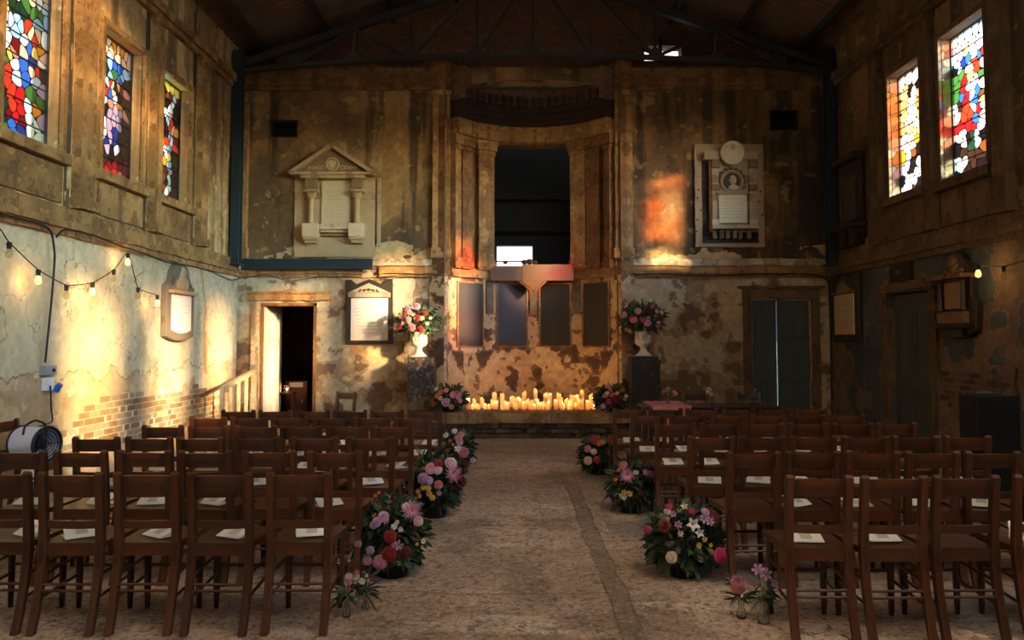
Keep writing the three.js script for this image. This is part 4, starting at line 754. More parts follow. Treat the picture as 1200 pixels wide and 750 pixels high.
{ // dark carved monument with the lit bulb beside it
  const o = thing('carved_monument', 'dark brown carved monument with a curved head, next to the lit bulb', 'monument', [XR - 0.014, 1.56, -9.78], -Math.PI / 2);
  const s = new THREE.Shape(); s.moveTo(-0.42, 0.12); s.quadraticCurveTo(0, -0.05, 0.42, 0.12); s.lineTo(0.46, 0.45); s.lineTo(0.36, 0.55); s.lineTo(0.36, 0.8); s.quadraticCurveTo(0.3, 0.86, 0.24, 0.98); s.quadraticCurveTo(0.16, 1.1, 0, 1.1); s.quadraticCurveTo(-0.16, 1.1, -0.24, 0.98); s.quadraticCurveTo(-0.3, 0.86, -0.36, 0.8); s.lineTo(-0.36, 0.55); s.lineTo(-0.46, 0.45); s.closePath();
  const dk = std({ ...tileStone, color: 0x3a2a20, roughness: 0.45, bumpScale: 0.003 }), md = std({ ...tileStone, color: 0x8a6440, roughness: 0.5, bumpScale: 0.003 });
  mm('backing_slab', extr(s, 0.07, 0.01), dk, o);
  mm('cornice', rb(0.74, 0.05, 0.2, 0, 0.79, 0.12), md, o); mesh('inscription_tablet', faceBox(0.36, 0.32, 0.04, 0, 0.56, 0.09), rows(1, 0.9, 7, '#8a6848', 'rgba(50,34,22,0.6)'), o);
  for (const x of [-0.26, 0.26]) mm('side_column', lathe([[0.05, 0], [0.035, 0.04], [0.03, 0.32], [0.05, 0.37], [0.001, 0.37]], 12).translate(x, 0.38, 0.12), dk, o);
  mm('lower_panel', rb(0.6, 0.14, 0.1, 0, 0.29, 0.1), md, o); mm('shelf', rb(0.78, 0.04, 0.2, 0, 0.19, 0.12), dk, o);
  mm('bracket', [rb(0.5, 0.1, 0.12, 0, 0.1, 0.09)], dk, o); mm('crest', [new THREE.SphereGeometry(0.1, 12, 8).scale(1, 1.3, 0.5).translate(0, 0.94, 0.08), new THREE.SphereGeometry(0.06, 8, 6).scale(1.4, 0.7, 0.5).translate(-0.13, 0.86, 0.08), new THREE.SphereGeometry(0.06, 8, 6).scale(1.4, 0.7, 0.5).translate(0.13, 0.86, 0.08)], md, o);
}
{ // small relief over the side door, and a bracketed monument high in the corner
  const o = thing('relief_panel', 'square brown relief panel above the side door', 'relief', [XR, 2.39, -11.25], -Math.PI / 2);
  mm('panel', rb(0.62, 0.27, 0.05, 0, 0.135, 0.025), M.darkPlaster, o); mm('carved_bird', [new THREE.SphereGeometry(0.06, 10, 8).scale(1.7, 0.8, 0.4).translate(0, 0.14, 0.06), new THREE.SphereGeometry(0.03, 8, 6).translate(-0.11, 0.16, 0.06)], M.stoneDark, o);
  const h = thing('bracketed_monument', 'dark bracketed monument high on the wall by the dark corner', 'monument', [XR, 3.1, -12.75], -Math.PI / 2);
  mm('backing_slab', rb(0.8, 1.35, 0.06, 0, 0.75, 0.03), M.darkPlaster, h); mm('shelf', rb(0.9, 0.08, 0.24, 0, 0.3, 0.12), M.darkPlaster, h); mm('bracket', rb(0.24, 0.3, 0.16, 0.2, 0.13, 0.08), M.darkPlaster, h); mm('bracket', rb(0.24, 0.3, 0.16, -0.2, 0.13, 0.08), M.darkPlaster, h); mm('inscription_tablet', rb(0.44, 0.7, 0.04, 0, 0.75, 0.08), M.stoneDark, h); mm('cornice', rb(0.84, 0.1, 0.2, 0, 1.4, 0.1), M.darkPlaster, h);
}
// ---------------------------------------------------------------- cables, sockets, festoon lights
const onLeft = (px, py, X = XL + 0.03) => { const fw = 933 * CP + (py - 350) * SP, D = X * fw / (px - 600); return [X, EYE + ((350 - py) * CP + 933 * SP) / fw * D, -D]; };
const onRight = (px, py, X = XR - 0.04) => { const fw = 933 * CP + (py - 350) * SP, D = X * fw / (px - 600); return [X, EYE + ((350 - py) * CP + 933 * SP) / fw * D, -D]; };
tag(mesh('power_cable', tube([[0, 251], [22, 256], [48, 263], [60, 272], [64, 300], [61, 345], [57, 385], [53, 425]].map((p) => onLeft(...p, XL + 0.1)), 0.012, 80), M.cable), 'black power cable dropping from the string course to the socket box', 'cable');
tag(mesh('power_cable', tube([[66, 278], [76, 269], [110, 276], [140, 288], [170, 297], [195, 307], [225, 312], [246, 318], [270, 328], [282, 326]].map((p) => onLeft(...p, XL + 0.12)), 0.01, 90), M.cable), 'black power cable looping along under the string course', 'cable');
tag(mesh('power_cable', tube([[284, 326], [310, 322], [340, 329], [380, 324], [430, 326], [480, 322], [525, 323]].map((p) => { const [x, y] = at(...p, 13.76); return [x, y, -13.76]; }), 0.008, 80), M.cable), 'black power cable sagging across the end wall over the doorway', 'cable');
tag(mesh('power_cable', tube([[742, 323], [765, 321], [820, 323], [880, 322], [940, 321], [968, 326], [975, 345], [976, 420], [975, 470]].map((p) => { const [x, y] = at(...p, 13.76); return [Math.min(x, XR - 0.03), y, -13.76]; }), 0.012, 90), M.cable), 'black power cable running over and down beside the double doors', 'cable');
{
  const p = onLeft(56, 434), o = thing('socket_box', 'grey twin socket box with a blue plug on the pale wall', 'socket', [XL, p[1] - 0.05, p[2]], Math.PI / 2);
  mesh('junction_box', rb(0.2, 0.1, 0.07, 0, 0.05, 0.035), M.greyPlastic, o); mesh('socket', rb(0.11, 0.13, 0.07, 0.0, -0.09, 0.035), M.whitePaint, o); mesh('cover_knob', new THREE.CylinderGeometry(0.018, 0.018, 0.02, 10).rotateX(Math.PI / 2).translate(0.03, 0.05, 0.075), M.black, o);
  mesh('blue_plug', new THREE.CylinderGeometry(0.03, 0.035, 0.09, 12).rotateX(0.6).translate(0.07, -0.13, 0.1), std({ color: 0x1c5aa8, roughness: 0.5 }), o);
}
tag(mesh('heater_lead', tube([onLeft(59, 452, XL + 0.1), onLeft(60, 478, XL + 0.1), onLeft(61, 494, XL + 0.12), [-4.52, 0.74, -7.62], [-4.56, 0.66, -7.56], [-4.5, 0.62, -7.5]], 0.009, 40), M.cable), 'thin lead hanging from the blue plug to the heater', 'cable');
M.bulbLit = new THREE.MeshStandardMaterial({ color: 0xffe0a0, emissive: new THREE.Color(1.0, 0.62, 0.16), emissiveIntensity: 1.3, roughness: 0.3 });
M.bulbOff = new THREE.MeshPhysicalMaterial({ color: 0xf0ead8, roughness: 0.05, transmission: 1, thickness: 0 });
const festoon = (label, pts, bulbs) => {
  const o = thing('festoon_lights', label, 'string lights');
  mesh('flex', tube(pts, 0.006, 160, 5), M.cable, o);
  for (const [x, y, z, lit] of bulbs) {
    const b = new THREE.Group(); b.name = 'bulb_holder'; b.position.set(x, y, z); o.add(b);
    mesh('socket', cyl(0.02, 0.024, 0.06, 0, -0.06, 0), M.black, b);
    mesh('bulb', lathe([[0.001, -0.15], [0.026, -0.14], [0.034, -0.115], [0.028, -0.085], [0.016, -0.06]], 14), lit ? M.bulbLit : M.bulbOff, b);
    if (lit) { const l = new THREE.PointLight(new THREE.Color(1, 0.66, 0.26), 0.16); l.position.set(0, -0.11, 0); l.castShadow = true; l.name = 'bulb_lamp'; b.add(l); }
  }
};
const sag = (a, b, k = 0.05) => [a, [(a[0] + b[0]) / 2, (a[1] + b[1]) / 2 - k, (a[2] + b[2]) / 2], b];
{
  const P = [[0, 268], [11, 284], [45, 316], [78, 334], [108.6, 331], [133.5, 316], [150, 297], [162, 337], [184.5, 346]].map((p) => onLeft(...p, XL + 0.16));
  festoon('festoon lights strung in a zigzag across the pale wall', [onLeft(-30, 240, XL + 0.16), ...P], P.slice(1).map((p, i) => [...p, [0, 1, 0, 1, 0, 1, 0, 1][i]]));
  const Q = [[1096, 345], [1110, 318], [1128, 303], [1146, 310], [1176, 312], [1210, 302]].map((p) => onRight(...p, XR - 0.27));
  festoon('festoon lights hanging in front of the dark carved monument', [...Q, onRight(1240, 290, XR - 0.27)], [[...Q[3], 1], [...Q[4], 0]]);
}
// ---------------------------------------------------------------- handrail by the open doorway
{
  const o = thing('handrail', 'pale timber handrail with square balusters beside the open doorway', 'handrail', [-4.2, 0, -11.6]);
  mm('rail', barBetween([0, 0.88, 0], [0, 1.08, -1.5], 0.07, 0.06), M.woodPale, o);
  for (const [d, w] of [[0, 0.06], [0.35, 0.04], [0.7, 0.04], [1.05, 0.04], [1.42, 0.07]]) mm(w > 0.05 ? 'post' : 'baluster', bx(w, 0.88 + d * 0.133, w, 0, (0.88 + d * 0.133) / 2, -d), M.woodPale, o);
}
{ // things in the passage
  const o = thing('red_cabinet', 'dark red cabinet with a white label standing inside the passage', 'cabinet', [-4.13, 0, -15.5]);
  const red = std({ color: 0x5a1414, roughness: 0.5 });
  mesh('body', rb(0.42, 0.8, 0.4, 0, 0.4, 0), red, o); mesh('door', rb(0.38, 0.6, 0.02, 0, 0.36, 0.205), red, o); mesh('label_plate', rb(0.26, 0.09, 0.012, 0, 0.73, 0.205), M.whitePaint, o); mesh('keypad', rb(0.04, 0.07, 0.02, 0.12, 0.42, 0.22), M.greyPlastic, o);
  const t = thing('plant_stand', 'small dark stand under the lantern in the passage', 'stand', [-4.18, 0, -14.85]);
  mesh('top', rb(0.3, 0.03, 0.22, 0, 0.6, 0), M.woodDark, t); for (const [x, z] of [[-0.12, 0.08], [0.12, 0.08], [-0.12, -0.08], [0.12, -0.08]]) mesh('leg', bx(0.03, 0.59, 0.03, x, 0.295, z), M.woodDark, t);
  const l = thing('candle_lantern', 'small glowing candle lantern on the dark stand', 'lantern', [-4.18, 0.616, -14.85]);
  mesh('base', rb(0.11, 0.015, 0.11, 0, 0.0075, 0), M.brass, l); mesh('glass', bx(0.09, 0.1, 0.09, 0, 0.065, 0), M.clear, l); mesh('lid', rb(0.11, 0.015, 0.11, 0, 0.123, 0), M.brass, l);
  mesh('flame', new THREE.SphereGeometry(0.015, 8, 8).scale(1, 1.8, 1).translate(0, 0.06, 0), new THREE.MeshStandardMaterial({ color: 0x000000, emissive: new THREE.Color(1, 0.5, 0.16), emissiveIntensity: 30 }), l);
  const pl = new THREE.PointLight(new THREE.Color(1, 0.5, 0.2), 0.05); pl.position.set(0, 0.06, 0); pl.castShadow = true; pl.name = 'lantern_lamp'; l.add(pl);
}
const nth = (n) => ['', 'first', 'second', 'third', 'fourth', 'fifth', 'sixth', 'seventh', 'eighth', 'ninth', 'tenth', 'eleventh', 'twelfth', 'thirteenth', 'fourteenth', 'fifteenth', 'sixteenth', 'seventeenth', 'eighteenth', 'nineteenth'][n] ?? (n < 30 ? 'twenty-' : 'thirty-') + ['odd', 'first', 'second', 'third', 'fourth', 'fifth', 'sixth', 'seventh', 'eighth', 'ninth'][n % 10];
// ---------------------------------------------------------------- candles on the step
M.wax = new THREE.MeshPhysicalMaterial({ color: 0xffe8c4, roughness: 1, transmission: 0.6, thickness: 0 });
M.flame = new THREE.MeshStandardMaterial({ color: 0x000000, emissive: new THREE.Color(1.0, 0.55, 0.18), emissiveIntensity: 22 });
{
  const list = [[172, 160, 0], [215, 165, 1], [203, 203, 0], [240, 198, 0], [270, 155, 1], [290, 200, 0], [318, 206, 0], [357, 120, 2], [345, 170, 1], [367, 178, 0], [412, 125, 2], [430, 178, 1], [414, 200, 0], [447, 188, 0], [478, 145, 2], [522, 150, 2], [506, 186, 0], [496, 150, 1], [535, 162, 1], [565, 110, 2], [562, 180, 0], [590, 165, 1], [613, 172, 0], [635, 200, 0], [645, 92, 2], [655, 165, 1], [668, 190, 0], [690, 180, 0], [716, 120, 2], [746, 124, 2], [738, 172, 0], [727, 196, 0], [788, 168, 0], [810, 120, 2], [822, 155, 1], [836, 190, 0], [862, 160, 1], [878, 210, 0], [901, 135, 2], [893, 168, 0], [934, 138, 1], [930, 188, 0], [972, 104, 2], [970, 160, 0], [951, 168, 1], [1035, 128, 1], [1013, 176, 0], [1056, 216, 0]];
  const wick = metric(cyl(0.003, 0.002, 0.03, 0, 0, 0, 5)), flame = lathe([[0.001, 0], [0.008, 0.008], [0.009, 0.016], [0.004, 0.032], [0.001, 0.045]], 8);
  const G = 'lit candles massed on the step';
  const spec = list.map(([cx, cy, row]) => { const D = [13.55, 13.82, 14.1][row] + rr(-0.06, 0.06), [x, top] = at(520 + cx / 6, 440 + cy / 6, D), h = Math.max(0.05, top - STEP), r = row === 0 && h < 0.09 ? 0.03 : rr(0.034, 0.042), cav = Math.min(h * 0.6, rr(0.05, 0.09)); return { x, D, h, r, cav, size: h > 0.34 ? 'tall' : h > 0.17 ? 'medium' : 'short' }; }).sort((a, b) => a.x - b.x), count = {}, t = 0.006;
  for (const { x, D, h, r, cav, size } of spec) {
    count[size] = (count[size] ?? 0) + 1;
    const o = thing('pillar_candle', `${nth(count[size])} ${size} glowing ivory candle on the step, counted from the brown plinth`, 'candle', [x, STEP - 0.004, -D], rr(0, 6), G);
    const g = lathe([[0.001, 0], [r, 0], [r * 1.02, h * 0.5], [r * 0.99, h - 0.008], [r * 0.93, h], [r - t, h - 0.006], [r - t, h - cav], [0.001, h - cav - 0.004]], 18), p = g.attributes.position;
    const ph = rr(0, 6);
    for (let i = 0; i < p.count; i++) if (p.getY(i) > h - 0.012) { const a = Math.atan2(p.getZ(i), p.getX(i)); p.setY(i, p.getY(i) + 0.018 * Math.sin(a + ph) + 0.008 * Math.sin(3 * a + ph * 2) - 0.008); }
    g.computeVertexNormals();
    mesh('wax', g, M.wax, o);
    const wk = mesh('wick', wick, M.black, o); wk.position.y = h - cav - 0.004;
    const fl = mesh('flame', flame, M.flame, o); fl.position.y = h - cav + 0.018;
    const l = new THREE.PointLight(new THREE.Color(1.0, 0.56, 0.22), 0.042); l.position.y = h - cav + 0.038; l.castShadow = true; l.shadow.radius = 0.5; l.name = 'candle_lamp'; o.add(l);
  }
}
// ---------------------------------------------------------------- chairs
function makeChair(mat) {
  const o = new THREE.Group();
  const prof = (y) => (y < 0.45 ? 0.095 * ((0.45 - y) / 0.45) ** 1.6 : 0.035 * ((y - 0.45) / 0.4) ** 1.5);   // how far the rear post leans back
  for (const s of [-1, 1]) {
    const a = [], b = [];
    for (let i = 0; i <= 12; i++) { const y = 0.85 * i / 12, w = 0.019 + 0.006 * Math.exp(-(((y - 0.45) / 0.14) ** 2)); a.push([prof(y) - w, y]); b.push([prof(y) + w, y]); }
    a[12][1] -= 0.006; b[12][1] -= 0.012; const tip = [[prof(0.85), 0.853]];
    const g = extr(poly([...a, ...tip, ...b.reverse()]), 0.034, 0.004).translate(0, 0, -0.017).rotateY(-Math.PI / 2).translate(s * 0.156, 0, 0);
    const uvTurn = metric(g), uv = uvTurn.attributes.uv; for (let i = 0; i < uv.count; i++) uv.setXY(i, uv.getY(i), uv.getX(i));
    mesh('rear_post', uvTurn, mat, o);
  }
  const bent = (w, h, t, y, z, crest) => {
    const g = new THREE.BoxGeometry(w, h, t, 10, 2, 1), p = g.attributes.position;
    for (let i = 0; i < p.count; i++) { const x = p.getX(i), q = 1 - (2 * x / w) ** 2; p.setZ(i, p.getZ(i) + 0.018 * q); if (p.getY(i) > 0) p.setY(i, p.getY(i) + crest * q); }
    g.translate(0, y, z); g.computeVertexNormals(); return metric(toCreasedNormals(g, 0.6));
  };
  mesh('top_rail', bent(0.295, 0.085, 0.02, 0.785, 0.024, 0.006), mat, o);
  mesh('back_rail', bent(0.295, 0.042, 0.018, 0.565, 0.004, 0), mat, o);
  const sg = new THREE.BoxGeometry(0.37, 0.032, 0.40, 12, 1, 12), p = sg.attributes.position;
  for (let i = 0; i < p.count; i++) { const x = p.getX(i), z = p.getZ(i); if (p.getY(i) > 0) p.setY(i, p.getY(i) - 0.011 * Math.max(0, 1 - (x / 0.155) ** 2) * Math.max(0, 1 - (z / 0.17) ** 2)); p.setX(i, x * (1 - 0.12 * (z + 0.2) / 0.4)); }
  sg.translate(0, 0.449, -0.19); sg.computeVertexNormals();
  mesh('seat', metric(toCreasedNormals(sg, 0.6)), mat, o);
  for (const s of [-1, 1]) {
    mm('front_leg', lathe([[0.001, 0], [0.014, 0], [0.019, 0.12], [0.021, 0.3], [0.02, 0.434], [0.001, 0.434]], 10).translate(s * 0.152, 0, -0.35), mat, o);
    mm('side_stretcher', rodBetween([s * 0.152, 0.2, -0.35], [s * 0.155, 0.17, 0.05], 0.009), mat, o);
    mm('side_stretcher', rodBetween([s * 0.152, 0.31, -0.35], [s * 0.155, 0.29, 0.012], 0.009), mat, o);
  }
  for (const y of [0.215, 0.25]) mm('rear_stretcher', rodBetween([-0.155, y, 0.034], [0.155, y, 0.034], 0.008), mat, o);
  mm('front_stretcher', rodBetween([-0.15, 0.25, -0.35], [0.15, 0.25, -0.35], 0.01), mat, o);
  mm('seat_apron', bx(0.29, 0.045, 0.018, 0, 0.415, -0.352), mat, o); mm('seat_apron', bx(0.29, 0.04, 0.018, 0, 0.415, 0.0), mat, o);
  return o;
}
const ORD = ['first', 'second', 'third', 'fourth', 'fifth', 'sixth', 'seventh'];
const woodVar = [0xa08c74, 0x8c7a64, 0xa48a68].map((c) => std({ ...tileWood, color: c, roughness: 0.4, bumpScale: 0.0015 }));
const protoChairs = woodVar.map(makeChair);
// the printed booklet left on a seat: two thin leaves standing a little open
const bookGeo = [0.3, 0.5, 0.72].map((open) => [metric(bx(0.125, 0.0025, 0.175, 0.0625, 0.0015, 0)), metric(bx(0.125, 0.0025, 0.175, 0.0625, 0, 0).rotateZ(open).translate(0, 0.003, 0)), metric(bx(0.06, 0.0008, 0.06, 0.06, 0.0016, 0).rotateZ(open).translate(0, 0.003, 0))]);
function booklet(x, y, D, turn, label, k) {
  const o = thing('booklet', label, 'booklet', [x, y, -D], turn, 'booklets on the seats');
  mesh('lower_leaf', bookGeo[k][0], M.paper, o); const u = mesh('upper_leaf', bookGeo[k][1], M.paper, o); mesh('printed_panel', bookGeo[k][2], M.paperInk, u);
}
// [distance of the back, photograph x of each chair's two posts' middle]
const LROWS = [[4.41, [352.5, 262, 176, 88.5, 2.5]], [5.27, [394, 317, 243.5, 171.5, 97.5, 26]], [6.02, [435, 369, 302, 237, 177, 117]], [6.82, [460.5, 408.5, 356.5, 302, 247, 192]], [7.59, [484, 439, 391, 344.5, 297, 251.5]], [8.34, [498, 457, 416, 373, 331, 290]]];
const RROWS = [[4.3, [956.5, 1042, 1126, 1223]], [5.23, [881, 950.5, 1018.5, 1085, 1156.5, 1228]], [6.08, [832, 888, 943.7, 999, 1058, 1113]], [7.03, [791, 839, 888.5, 937, 983.5, 1031]], [7.85, [759.5, 803, 844, 887, 930, 970]], [8.56, [737.5, 773.5, 814, 850, 890, 929]]];
let ci = 0;
for (const [side, list] of [['pale-wall', LROWS], ['double-door', RROWS]]) list.forEach(([D, xs], r) => { let last = null; xs.forEach((px, i) => {
  let x = (px - 600) * D / (933 * CP + 170 * SP); const turn = rr(-0.025, 0.025), d = D + rr(-0.015, 0.015), out = side === 'pale-wall' ? -1 : 1;
  if (last !== null && Math.abs(x - last) < 0.386) x = last + out * 0.386;
  last = x;
  const where = `${ORD[i]} from the aisle, ${ORD[5 - r]} row from the candles, ${side} side`;
  dup(protoChairs[ci++ % 3], 'chapel_chair', [x, 0, -d], turn, 'dark wooden chair ' + where, 'chair', side + ' block of chairs');
  if (rnd() < 0.93) booklet(x + rr(-0.06, 0.06), 0.4665, d + rr(0.09, 0.14), Math.PI / 2 + rr(-0.75, 0.75), 'folded cream booklet on chair ' + where, Math.floor(rnd() * 3));
}); });
dup(protoChairs[2], 'chapel_chair', [-4.55, 0, -7.26], -Math.PI / 2, 'orange brown wooden chair carrying the heater against the pale wall', 'chair');
dup(protoChairs[0], 'chapel_chair', [-2.36, 0, -11.3], Math.PI - 0.5, 'lone sunlit wooden chair by the wall under the marble tablet', 'chair');
dup(protoChairs[1], 'chapel_chair', [2.57, 0, -11.15], Math.PI + 0.1, 'dark wooden chair behind the signing table, facing the rows', 'chair');
dup(protoChairs[1], 'chapel_chair', [3.28, 0, -11.12], Math.PI - 0.15, 'dark wooden chair at the double-door end of the signing table', 'chair');
tag(mm('wooden_wedge', rb(0.05, 0.045, 0.06, (1157 - 600) * 4.15 / 953, 0.0225, -4.2), M.woodPale), 'small pale wooden block on the floor at a chair foot', 'wedge');
// ---------------------------------------------------------------- heater, speaker, signing table
{
  const o = thing('fan_heater', 'white drum fan heater with a black ring on a wooden chair', 'heater', [-4.33, 0.472, -7.28], 1.25);
  const z = 0.15;
  mesh('drum', new THREE.CylinderGeometry(z, z, 0.3, 28, 1, true).rotateX(Math.PI / 2).translate(0, z + 0.012, 0), std({ color: 0xd8d8da, roughness: 0.4, side: THREE.DoubleSide }), o);
  mesh('front_ring', new THREE.TorusGeometry(z, 0.014, 8, 28).translate(0, z + 0.014, 0.15), M.black, o); mesh('rear_ring', new THREE.TorusGeometry(z, 0.01, 8, 28).translate(0, z + 0.014, -0.15), M.black, o);
  mesh('grille', [0.03, 0.06, 0.09, 0.12].map((r) => new THREE.TorusGeometry(r, 0.004, 5, 20).translate(0, z + 0.014, 0.14)).concat([bx(0.29, 0.008, 0.006, 0, z + 0.014, 0.14), bx(0.008, 0.29, 0.006, 0, z + 0.014, 0.14)]), M.black, o);
  mesh('fan_hub', new THREE.CylinderGeometry(0.05, 0.05, 0.12, 14).rotateX(Math.PI / 2).translate(0, z + 0.014, 0.03), M.black, o); mesh('back_plate', new THREE.CylinderGeometry(z * 0.98, z * 0.98, 0.01, 24).rotateX(Math.PI / 2).translate(0, z + 0.014, -0.1), M.black, o);
  mesh('carrying_handle', tube([[-0.12, z + 0.1, 0], [-0.1, 2 * z + 0.03, 0], [0, 2 * z + 0.07, 0], [0.1, 2 * z + 0.03, 0], [0.12, z + 0.1, 0]], 0.01, 24), M.black, o);
  mesh('foot', [bx(0.22, 0.012, 0.04, 0, 0.006, 0.08), bx(0.22, 0.012, 0.04, 0, 0.006, -0.08)], M.black, o);
}
{
  const o = thing('loudspeaker', 'tall black cloth-fronted loudspeaker standing by the dark wall', 'speaker', [4.7, 0, -7.9], -0.1);
  mesh('cabinet', rb(0.4, 1.02, 0.38, 0, 0.52, 0, 0.015), M.blackCloth, o); mesh('front_cloth', rb(0.37, 0.96, 0.02, 0, 0.53, 0.19), M.blackCloth, o); for (const [x, z] of [[-0.15, 0.14], [0.15, 0.14], [-0.15, -0.14], [0.15, -0.14]]) mesh('foot', cyl(0.02, 0.02, 0.02, x, 0, z), M.black, o);
  const p = thing('crumpled_paper', 'crumpled grey paper lying on the black loudspeaker', 'paper', [4.68, 1.032, -7.9]); mesh('sheet', new THREE.IcosahedronGeometry(0.07, 1).scale(1.3, 0.3, 0.9).translate(0, 0.016, 0), std({ color: 0x5a5a60, roughness: 0.9, flatShading: true }), p);
}
tag(mesh('power_cable', tube([[1192, 432], [1190, 450], [1195, 470], [1196, 482]].map((p) => onRight(...p, XR - 0.05)), 0.014, 30), M.cable), 'thick black cable hanging down the dark wall by the loudspeaker', 'cable');
{
  const D = 10.25, o = thing('signing_table', 'long dark wooden signing table behind the front row of chairs', 'table', [2.5, 0, -D]);
  mm('table_top', rb(1.7, 0.03, 0.6, 0, 0.735, 0), M.woodDark, o); for (const [x, z] of [[-0.78, 0.24], [0.78, 0.24], [-0.78, -0.24], [0.78, -0.24]]) mm('leg', bx(0.05, 0.72, 0.05, x, 0.36, z), M.woodDark, o); mm('apron', bx(1.5, 0.08, 0.02, 0, 0.68, 0.24), M.woodDark, o);
  const r = tag(mesh('pink_runner', (() => { const g = new THREE.BoxGeometry(0.5, 0.004, 1.0, 20, 1, 24), p = g.attributes.position; for (let i = 0; i < p.count; i++) { let z = p.getZ(i), y = p.getY(i), x = p.getX(i); const w = 0.012 * Math.sin(x * 30); if (z > 0.3) { y += -(z - 0.3) + w * 0.4; x = x * (1 - 1.2 * (z - 0.3)); z = 0.306 + w * 0.5 + 0.01; } else y += Math.abs(w) * 0.6; p.setXYZ(i, x, y, z); } g.computeVertexNormals(); return g; })().translate(1.98, 0.754, -D), std({ color: 0xb46a62, roughness: 0.95 })), 'dusty pink cloth runner draped over the signing table', 'cloth');
}
// ---------------------------------------------------------------- plinths and urns
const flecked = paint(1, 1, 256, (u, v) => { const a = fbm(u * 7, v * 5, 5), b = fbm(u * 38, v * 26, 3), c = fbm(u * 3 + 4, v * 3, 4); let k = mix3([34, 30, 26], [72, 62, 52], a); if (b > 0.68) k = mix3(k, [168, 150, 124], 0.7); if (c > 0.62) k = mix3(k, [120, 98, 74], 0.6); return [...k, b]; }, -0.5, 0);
const plinthMat = [std({ ...flecked, color: 0xffe2c0, roughness: 0.75, bumpScale: 0.004 }), std({ ...flecked, color: 0x8a7c6c, roughness: 0.7, bumpScale: 0.004 })];  // two copies of one flecked stone, the first warmed as if sunlit
const plinth = (px0, px1, py, D, m, label) => {
  const a = at(px0, py, D), b = at(px1, py, D), o = thing('stone_plinth', label, 'plinth', [(a[0] + b[0]) / 2, STEP + 0.01, -D - 0.2]), w = b[0] - a[0], h = a[1] - STEP - 0.01;
  mm('shaft', rough(w, h - 0.06, 0.36, 0, (h - 0.06) / 2, 0, 0.008, 0.12), m, o); mm('cap', rough(w * 0.94, 0.06, 0.36, -w * 0.03, h - 0.03, 0, 0.006, 0.12), m, o);
  return [o.position.x, STEP + 0.01 + h, o.position.z];
};
const pA = plinth(477, 509, 419, 13.2, plinthMat[0], 'weathered stone plinth toned sunlit brown nearer the open doorway'), pB = plinth(740, 774, 418, 13.2, plinthMat[1], 'black flecked stone plinth nearer the double doors');
const urnGeo = metric(lathe([[0.001, 0], [0.12, 0], [0.12, 0.03], [0.1, 0.045], [0.06, 0.09], [0.05, 0.13], [0.06, 0.16], [0.12, 0.19], [0.145, 0.24], [0.135, 0.33], [0.13, 0.37], [0.165, 0.395], [0.17, 0.41], [0.15, 0.41], [0.115, 0.35], [0.1, 0.25], [0.001, 0.22]], 28));
const urnAt = (p, px, label) => { const x = at(px, 405, -p[2])[0], o = thing('stone_urn', label, 'urn', [x, p[1] + 0.006, p[2]]); mesh('bowl', urnGeo, M.urn, o); mm('foot_block', rb(0.25, 0.02, 0.25, 0, 0.01, 0), M.urn, o); for (let i = 0; i < 14; i++) { const a = i / 14 * Math.PI * 2; mm('gadroon', new THREE.SphereGeometry(0.02, 6, 5).scale(1, 2.4, 1).translate(Math.cos(a) * 0.128, 0.3, Math.sin(a) * 0.128), M.urn, o); } return [x, p[1] + 0.36, p[2]]; };
const uA = urnAt(pA, 491, 'white urn on the brown plinth nearer the open doorway'), uB = urnAt(pB, 754, 'white urn on the black flecked plinth');
// ---------------------------------------------------------------- flowers
function petalGeo(list) {   // list of [grid of points] patches -> one geometry
  const pos = [];
  const col = [];
  for (const g of list) { const t = rr(0.66, 1.0); for (let i = 0; i + 1 < g.length; i++) for (let j = 0; j + 1 < g[i].length; j++) { const a = g[i][j], b = g[i + 1][j], c = g[i + 1][j + 1], d = g[i][j + 1]; pos.push(...a, ...b, ...c, ...a, ...c, ...d); for (let q = 0; q < 6; q++) col.push(t, t * rr(0.9, 1), t); } }
  const q = new THREE.BufferGeometry(); q.setAttribute('position', new THREE.Float32BufferAttribute(pos, 3)); q.setAttribute('color', new THREE.Float32BufferAttribute(col, 3)); q.computeVertexNormals();
  const r = toCreasedNormals(q, 0.5); r.setAttribute('uv', new THREE.BufferAttribute(new Float32Array(r.attributes.position.count * 2), 2)); return r;
}
const rose = () => {
  const L = [];
  [[0.13, 0.5, 3, 0.34], [0.26, 0.5, 4, 0.28], [0.42, 0.46, 5, 0.2], [0.6, 0.38, 5, 0.1], [0.8, 0.26, 6, 0.0], [1.0, 0.12, 7, -0.06]].forEach(([r, h, n, z0], l) => {
    for (let k = 0; k < n; k++) {
      const ph = (k / n) * Math.PI * 2 + l * 0.9 + rr(-0.2, 0.2), wd = Math.PI / n * 1.3, g = [], tilt = rr(-0.04, 0.04);
      for (let i = 0; i <= 4; i++) { const row = [], s = i / 2 - 1; for (let j = 0; j <= 4; j++) { const t = j / 4 * (1 - 0.25 * s * s), rho = r * (0.25 + 0.75 * Math.sin(t * Math.PI / 2)) * (1 + 0.06 * s) + 0.06 * t ** 5, th = ph + s * wd; row.push([Math.cos(th) * rho, Math.sin(th) * rho, z0 + tilt + h * t - 0.22 * t ** 5]); } g.push(row); }
      L.push(g);
    }
  });
  for (let k = 0; k < 3; k++) { const g = []; for (let i = 0; i <= 3; i++) { const a = k * 2.1 + i * 0.75; g.push([[0.12 * Math.cos(a), 0.12 * Math.sin(a), 0.4], [0.09 * Math.cos(a), 0.09 * Math.sin(a), 0.72], [0.02 * Math.cos(a + 0.6), 0.02 * Math.sin(a + 0.6), 0.76]]); } L.push(g); }
  return petalGeo(L);
};
